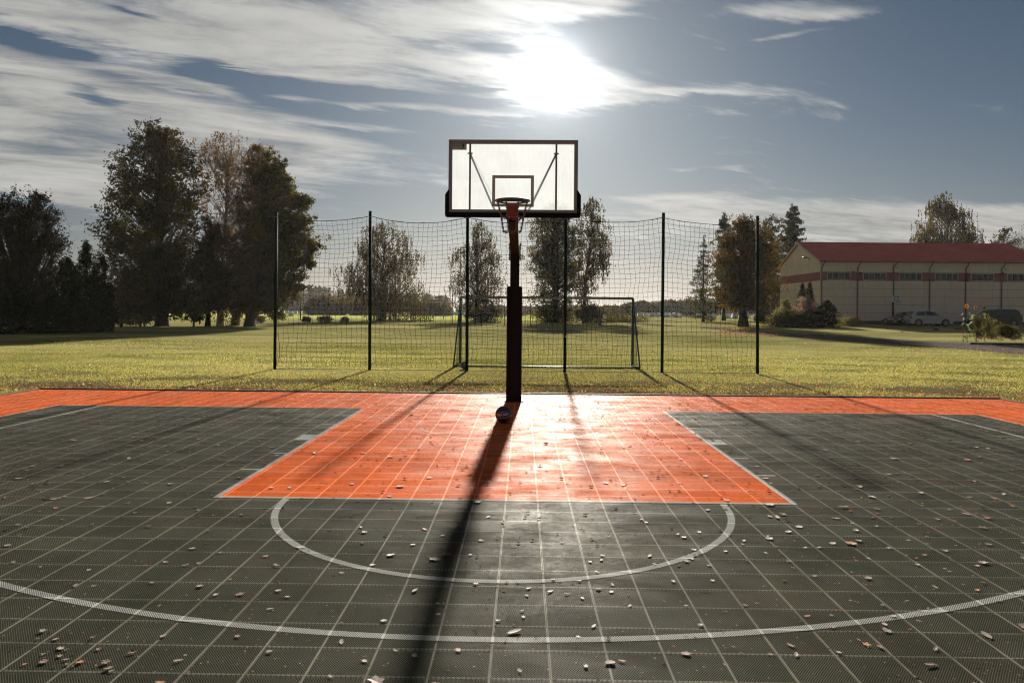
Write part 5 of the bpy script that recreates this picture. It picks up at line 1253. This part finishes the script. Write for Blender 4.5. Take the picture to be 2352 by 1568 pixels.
for (px, top, nl, lb, head) in ((2222, 703, 15, 'tallest sunflower with an open orange head, leftmost in the bed', 1), (2243, 706, 9, 'sunflower with a smaller drooping orange head, middle of the bed', .75), (2263, 707, 13, 'sunflower gone to a dark seed head, right of the two orange ones', 0), (2213, 762, 6, 'low small sunflower at the left foot of the bed', .6)):
    x = XD(px, SY); t = thing('sunflower', (x, SY, SZ + .09), lb, 'sunflower'); h = ZD(px, top, SY) - SZ - .09
    xe = leafy_stem(t, 0, 0, h - .04, nl, rs)
    hd = MB().tube([(xe, -.05, h), (xe, -.02, h)], [.055, .065], 12).build('flower_head', M['disc'], t)
    if head:
        b = MB()
        for k in range(16):
            a = 2 * math.pi * k / 16; u = Vector((math.cos(a), 0, math.sin(a))); w = Vector((-math.sin(a), 0, math.cos(a))); c0 = Vector((xe, -.04, h))
            b.face(c0 + u * .045, c0 + u * .085 * head + w * .02 + Vector((0, -.01, 0)), c0 + u * .135 * head + Vector((0, .012, 0)), c0 + u * .085 * head - w * .02)
        b.build('petals', M['petal'], hd)
for (px, top, w, lb, fo, nn) in ((2268, 730, 13, 'leafy green plant under the dark seed head', 'shrub', 2600), (2310, 750, 30, 'low dark bushy shrub at the right of the flower bed', 'green', 6000), (2246, 726, 8, 'tall leafy green stems in the middle of the flower bed', 'green', 1800)):
    grow('bed_plant', lb, 'plant', px, 774, [(top, px - w * .3, px + w * .3), (top + (774 - top) * .4, px - w * .8, px + w * .8), (773, px - w, px + w)], fo, nn, .07, 'broad', .02, None, int(px), D_=SY + .1, clumps=60, trunk=False)

def mound(px, py, w, h, label):
    x, y = G(px, py); r0 = random.Random(px); b = MB(); n = 14; z = float(hgt(x, y)); w = w * y / F / 2
    rings = [(1.0, -.02), (.8, .35), (.5, .8), (.2, 1.0)]
    for (f, zz_) in rings:
        for k in range(n):
            a = 2 * math.pi * k / n; rr_ = w * f * r0.uniform(.8, 1.15); b.v.append((rr_ * math.cos(a), rr_ * .6 * math.sin(a), zz_ * h * r0.uniform(.7, 1.15)))
    for j in range(3):
        for k in range(n): b.f.append((j * n + k, j * n + (k + 1) % n, (j + 1) * n + (k + 1) % n, (j + 1) * n + k))
    b.f.append(tuple(3 * n + k for k in range(n)))
    o = b.build('molehill', M['soil'], None, False); o.location = (x, y, z); setp(o, label, 'molehill', 'dark molehills on the lawn in front of the hall')
for px, py, w, h, lb in [(2150, 758, 15, .16, 'dark molehill below the silver hatchback, standing alone'), (2198, 757, 14, .13, 'dark molehill left of the long heap near the sunflowers'), (2207, 756, 10, .12, 'small dark molehill touching the one left of the long heap'),
                      (2228, 757, 18, .17, 'left part of the long dark molehill heap near the sunflowers'), (2243, 757, 16, .17, 'right part of the long dark molehill heap near the sunflowers'), (2226, 763, 10, .08, 'flat little molehill in front of the long heap'),
                      (2128, 748, 8, .08, 'tiny dark molehill nearest the silver hatchback'), (2156, 749.5, 9, .08, 'tiny dark molehill under the bonnet end of the silver hatchback'), (2038, 755, 9, .08, 'tiny dark molehill left of the cars, furthest back'), (2072, 762, 7, .07, 'tiny dark molehill in the tree shade left of the cars'), (2140, 752, 5, .05, 'smallest dark molehill in front of the silver hatchback')]:
    mound(px, py, w, h, lb)

# ------------------------------------------------------------------ grass blades and leaf litter on the lawn
rg = np.random.default_rng(99)
def court_st(x, y):
    dx_, dy_ = x - CO[0], y - CO[1]; c_, s_ = math.cos(CY), math.sin(CY); return dx_ * c_ - dy_ * s_, dx_ * s_ + dy_ * c_
def off_court(x, y):
    s_, t_ = court_st(x, y); return (np.abs(s_) > 9.47) | (t_ > 2.46)
N = 520000
y = 1 / (1 / 12.0 - rg.random(N) * (1 / 12.0 - 1 / 62.0)); x = rg.uniform(-.80, .80, N) * y
ok = off_court(x, y); x, y = x[ok], y[ok]
# clumped
cl_ = np.sin(x * 1.7 + np.sin(y * 1.3) * 2) + np.sin(y * 2.3 + x * .6) + rg.normal(size=len(x)) * .9
ok = (cl_ > -1.2) & (rg.random(len(x)) < np.clip((44 - y) / 18, 0.02, 1)) & ~((y < 17.5) & (cl_ < .3)); x, y, cl_ = x[ok], y[ok], cl_[ok]; n = len(x)
z = hgt(x, y); sc_ = (y / 15.0) ** .7; h = rg.uniform(.010, .032, n) * sc_ ** .45; w = rg.uniform(.004, .008, n) * sc_; a = rg.random(n) * 6.28
base = np.stack([x, y, z - .004], 1); wd = np.stack([np.cos(a) * w, np.sin(a) * w, 0 * w], 1); lean = np.stack([rg.normal(size=n) * .6 * h, rg.normal(size=n) * .6 * h, h], 1)
V = np.stack([base - wd, base + wd, base + lean], 1).reshape(-1, 3)
pt = .35 + .18 * np.sin(x * .35 + 1) * np.sin(y * .21) + .10 * cl_ * .3
setp(link(bpy.data.objects.new('grass', quads_mesh('grass', V, FM['grass'], np.clip(pt + rg.normal(size=n) * .18, 0, 1), per=3))), 'short grass blades of the lawn nearest the court', kind='stuff')

def litter(n, xr, yr, size, seed, name, label, bias=None, zoff=0.0, lawn=True, lift=.6):
    rg = np.random.default_rng(seed); y = 1 / (1 / yr[0] - rg.random(n) * (1 / yr[0] - 1 / yr[1])); x = rg.uniform(xr[0], xr[1], n) * y
    ok = off_court(x, y) if lawn else ~off_court(x, y)
    if bias is not None: ok &= bias(x, y, rg)
    x, y = x[ok], y[ok]; n = len(x); C = np.stack([x, y, hgt(x, y) + rg.uniform(.012, .04, n) if lawn else np.full(n, zoff)], 1)
    s = size * rg.uniform(.4, 1.3, n); u = rg.normal(size=(n, 3)); u[:, 2] *= .35 * lift; u /= np.linalg.norm(u, axis=1)[:, None]; w = rg.normal(size=(n, 3)); w[:, 2] *= .35 * lift
    w -= u * (w * u).sum(1)[:, None]; w /= np.linalg.norm(w, axis=1)[:, None]; up = np.array([0, 0, 1.]) * (s * rg.uniform(.0, .35, n))[:, None] * lift
    S = s[:, None]; V = np.stack([C - u * S * .5, C + w * S * .35 + up, C + u * S * .5 + up * .6, C - w * S * .33], 1).reshape(-1, 3)
    if not lawn: V[:, 2] = np.maximum(V[:, 2], .0045)
    tt = rg.random(n); return setp(link(bpy.data.objects.new(name, quads_mesh(name, V, FM['litter' if lawn else 'crumb'], tt))), label, kind='stuff')
litter(16000, (-.8, .8), (13, 20), .05, 201, 'leaf_litter', 'fallen leaves and scraps scattered on the trodden grass by the court', lambda x, y, r: r.random(len(x)) < np.clip(.25 + .6 * np.exp(-((x - 1) / 7) ** 2), 0, 1))
litter(9000, (-.75, .8), (13.6, 16.6), .05, 204, 'leaf_litter', 'leaves drifted against the outer edge of the court', lambda x, y, r: court_st(x, y)[1] < 3.3)
litter(9000, (-.75, .8), (19, 60), .065, 202, 'leaf_litter', 'orange and pale fallen leaves scattered over the open lawn', lambda x, y, r: r.random(len(x)) < np.where(x > 3, .75, .28))
litter(2500, (.28, .36), (50, 80), .10, 203, 'leaf_litter', 'brown fallen leaves under the orange maple', None)

# ------------------------------------------------------------------ leaves on the court: the largest in view are single, the rest one drift
LC = [('pale', mat('dry pale leaf', (.17, .125, .085), .75, noise=(30, .25), transl=.15)), ('brown', mat('dry brown leaf', (.12, .055, .028), .8, noise=(30, .3), transl=.2)), ('orange', mat('orange leaf', (.38, .13, .018), .7, noise=(30, .3), transl=.4))]
lr = random.Random(77)
def leaf_shape(kind, m):
    b = MB(); n = 13; pts = []
    for k in range(n):
        a = 2 * math.pi * k / n
        if kind == 0: r = .5 * (1 + .35 * math.cos(5 * a)) * lr.uniform(.85, 1.1); p = (r * math.cos(a) * 1.0, r * math.sin(a) * .8)
        elif kind == 1: r = .5; p = (r * math.cos(a) * 1.3, r * math.sin(a) * .5 * (1 + .12 * (k % 2)))
        elif kind == 2: r = .5 * (1 + .45 * abs(math.cos(2.5 * a))) * lr.uniform(.7, 1.0); p = (r * math.cos(a), r * math.sin(a))
        else: r = .5 * lr.uniform(.6, 1.1); p = (r * math.cos(a), r * math.sin(a) * .7)
        d2 = p[0] ** 2 + p[1] ** 2; fold = abs(p[1]) * lr.uniform(.05, .38)
        pts.append((p[0], p[1], .05 + fold + lr.uniform(0, .25) * d2 + (.18 * max(0, p[0]) ** 2 if kind != 1 else 0)))
    c = (0, 0, .05)
    for k in range(n): b.face(c, pts[k], pts[(k + 1) % n])
    b.tube([(-.45, 0, .10), (-.75, .04, .16)], [.018, .012], 3)
    return b.mesh('fallen_leaf', m)
shapes = {(k, c): leaf_shape(k, LC[c][1]) for k in range(5) for c in range(3)}
cand = []
while len(cand) < 3800:
    s_ = lr.uniform(-9.1, 9.1); t_ = lr.uniform(-9.2, 2.2)
    if lr.random() > .42 + .055 * max(0, s_) + .02 * max(0, -s_): continue
    w = Mw @ Vector((s_, t_, 0))
    if w.y < 3.0 or abs(w.x) > w.y * .71 + .1: continue
    cand.append((w.x, w.y, s_, t_, lr.uniform(.014, .040) if lr.random() < .93 else lr.uniform(.045, .070)))
def vis(c): return c[4] / c[1]
cand.sort(key=lambda c: -vis(c))
def where(s_, t_):
    side = 'left' if s_ < -2.4 else ('right' if s_ > 2.4 else 'middle')
    if t_ > 0: return f'on the orange rim of the court, {side} part'
    if abs(s_) < 2.45 and t_ > -5.77: return f'on the orange key, {"back" if t_ > -2.5 else "front"} {"left" if s_ < 0 else "right"}'
    r3 = math.hypot(s_, t_ + 1.575)
    if math.hypot(s_, t_ + 5.83) < 1.8: return f'inside the free throw half circle, {"left" if s_ < -.3 else "right"} half'
    fine_ = 'far left' if s_ < -4.5 else ('left' if s_ < -1.2 else ('middle' if s_ < 1.2 else ('right' if s_ < 4.5 else 'far right')))
    if abs(r3 - R3) < .06: return f'on the white three point line, {fine_}'
    if r3 > R3: return f'outside the three point line, {fine_} foreground'
    dp = 'near' if t_ < -6 else ('middle distance' if t_ < -3 else 'back')
    return f'inside the three point line, {fine_}, {dp}'
for k, (x, y, s_, t_, sz) in enumerate(cand[:290]):
    c = 0 if lr.random() < .55 else (1 if lr.random() < .70 else 2); kd = lr.randrange(5)
    if math.hypot(x - bxw, y - byw) < .2: continue
    o = link(bpy.data.objects.new('fallen_leaf', shapes[(kd, c)])); o.location = (x, y, .0035); o.scale = (sz, sz, sz * lr.uniform(.25, .75)); o.rotation_euler = (lr.gauss(0, .05), lr.gauss(0, .05), lr.uniform(0, 6.28))
    o.location.z = .004 + sz * .02
    wd_ = where(s_, t_); szw = 'large' if sz > .06 else 'small'
    cn_ = ('pale', 'brown', 'orange')[c]; sh_ = ('lobed', 'narrow', 'star-shaped', 'crumpled', 'ragged')[kd]
    setp(o, f'{szw} {sh_} {cn_} leaf {wd_}', 'leaf', f'{szw} {sh_} {cn_} leaves {wd_}')
b = []; tb_ = []
for (x, y, s_, t_, sz) in cand[290:]:
    c = 0 if lr.random() < .62 else (1 if lr.random() < .7 else 2)
    me = shapes[(lr.randrange(5), c)]; a = lr.uniform(0, 6.28); nvx = 13 * 3
    co = np.empty(len(me.vertices) * 3, np.float32); me.vertices.foreach_get('co', co); co = co.reshape(-1, 3)[:nvx] * sz
    R2 = np.array([[math.cos(a), -math.sin(a), 0], [math.sin(a), math.cos(a), 0], [0, 0, 1]]); co = co @ R2.T + np.array([x, y, .004]); b.append(co); tb_.append(np.full(13, (.30, .03, .70)[c] if c else lr.uniform(.18, .36)))
setp(link(bpy.data.objects.new('court_leaves', quads_mesh('court_leaves', np.concatenate(b), FM['litter'], np.concatenate(tb_), per=3))), 'many small fallen leaves scattered over the far tiles of the court', kind='stuff')
litter(2600, (-.72, .72), (3.2, 14.2), .013, 205, 'leaf_crumbs', 'tiny crumbs of dry leaf and grit on the court tiles', None, .006, lawn=False, lift=.3)

# ------------------------------------------------------------------ the air
hb_ = MB().box((0, 3030, 13.0), (5400, 6200, 28.0))
hm = bpy.data.materials.new('thin autumn haze'); hm.use_nodes = True; ht = NT(hm.node_tree); ht.n.clear()
pv_ = ht.new('ShaderNodeVolumePrincipled'); pv_.inputs['Color'].default_value = (.92, .90, .86, 1); pv_.inputs['Density'].default_value = .00009; pv_.inputs['Anisotropy'].default_value = .3
ht.l.new(pv_.outputs[0], ht.new('ShaderNodeOutputMaterial').inputs['Volume'])
setp(hb_.build('haze', hm), 'thin haze over the fields', kind='stuff')
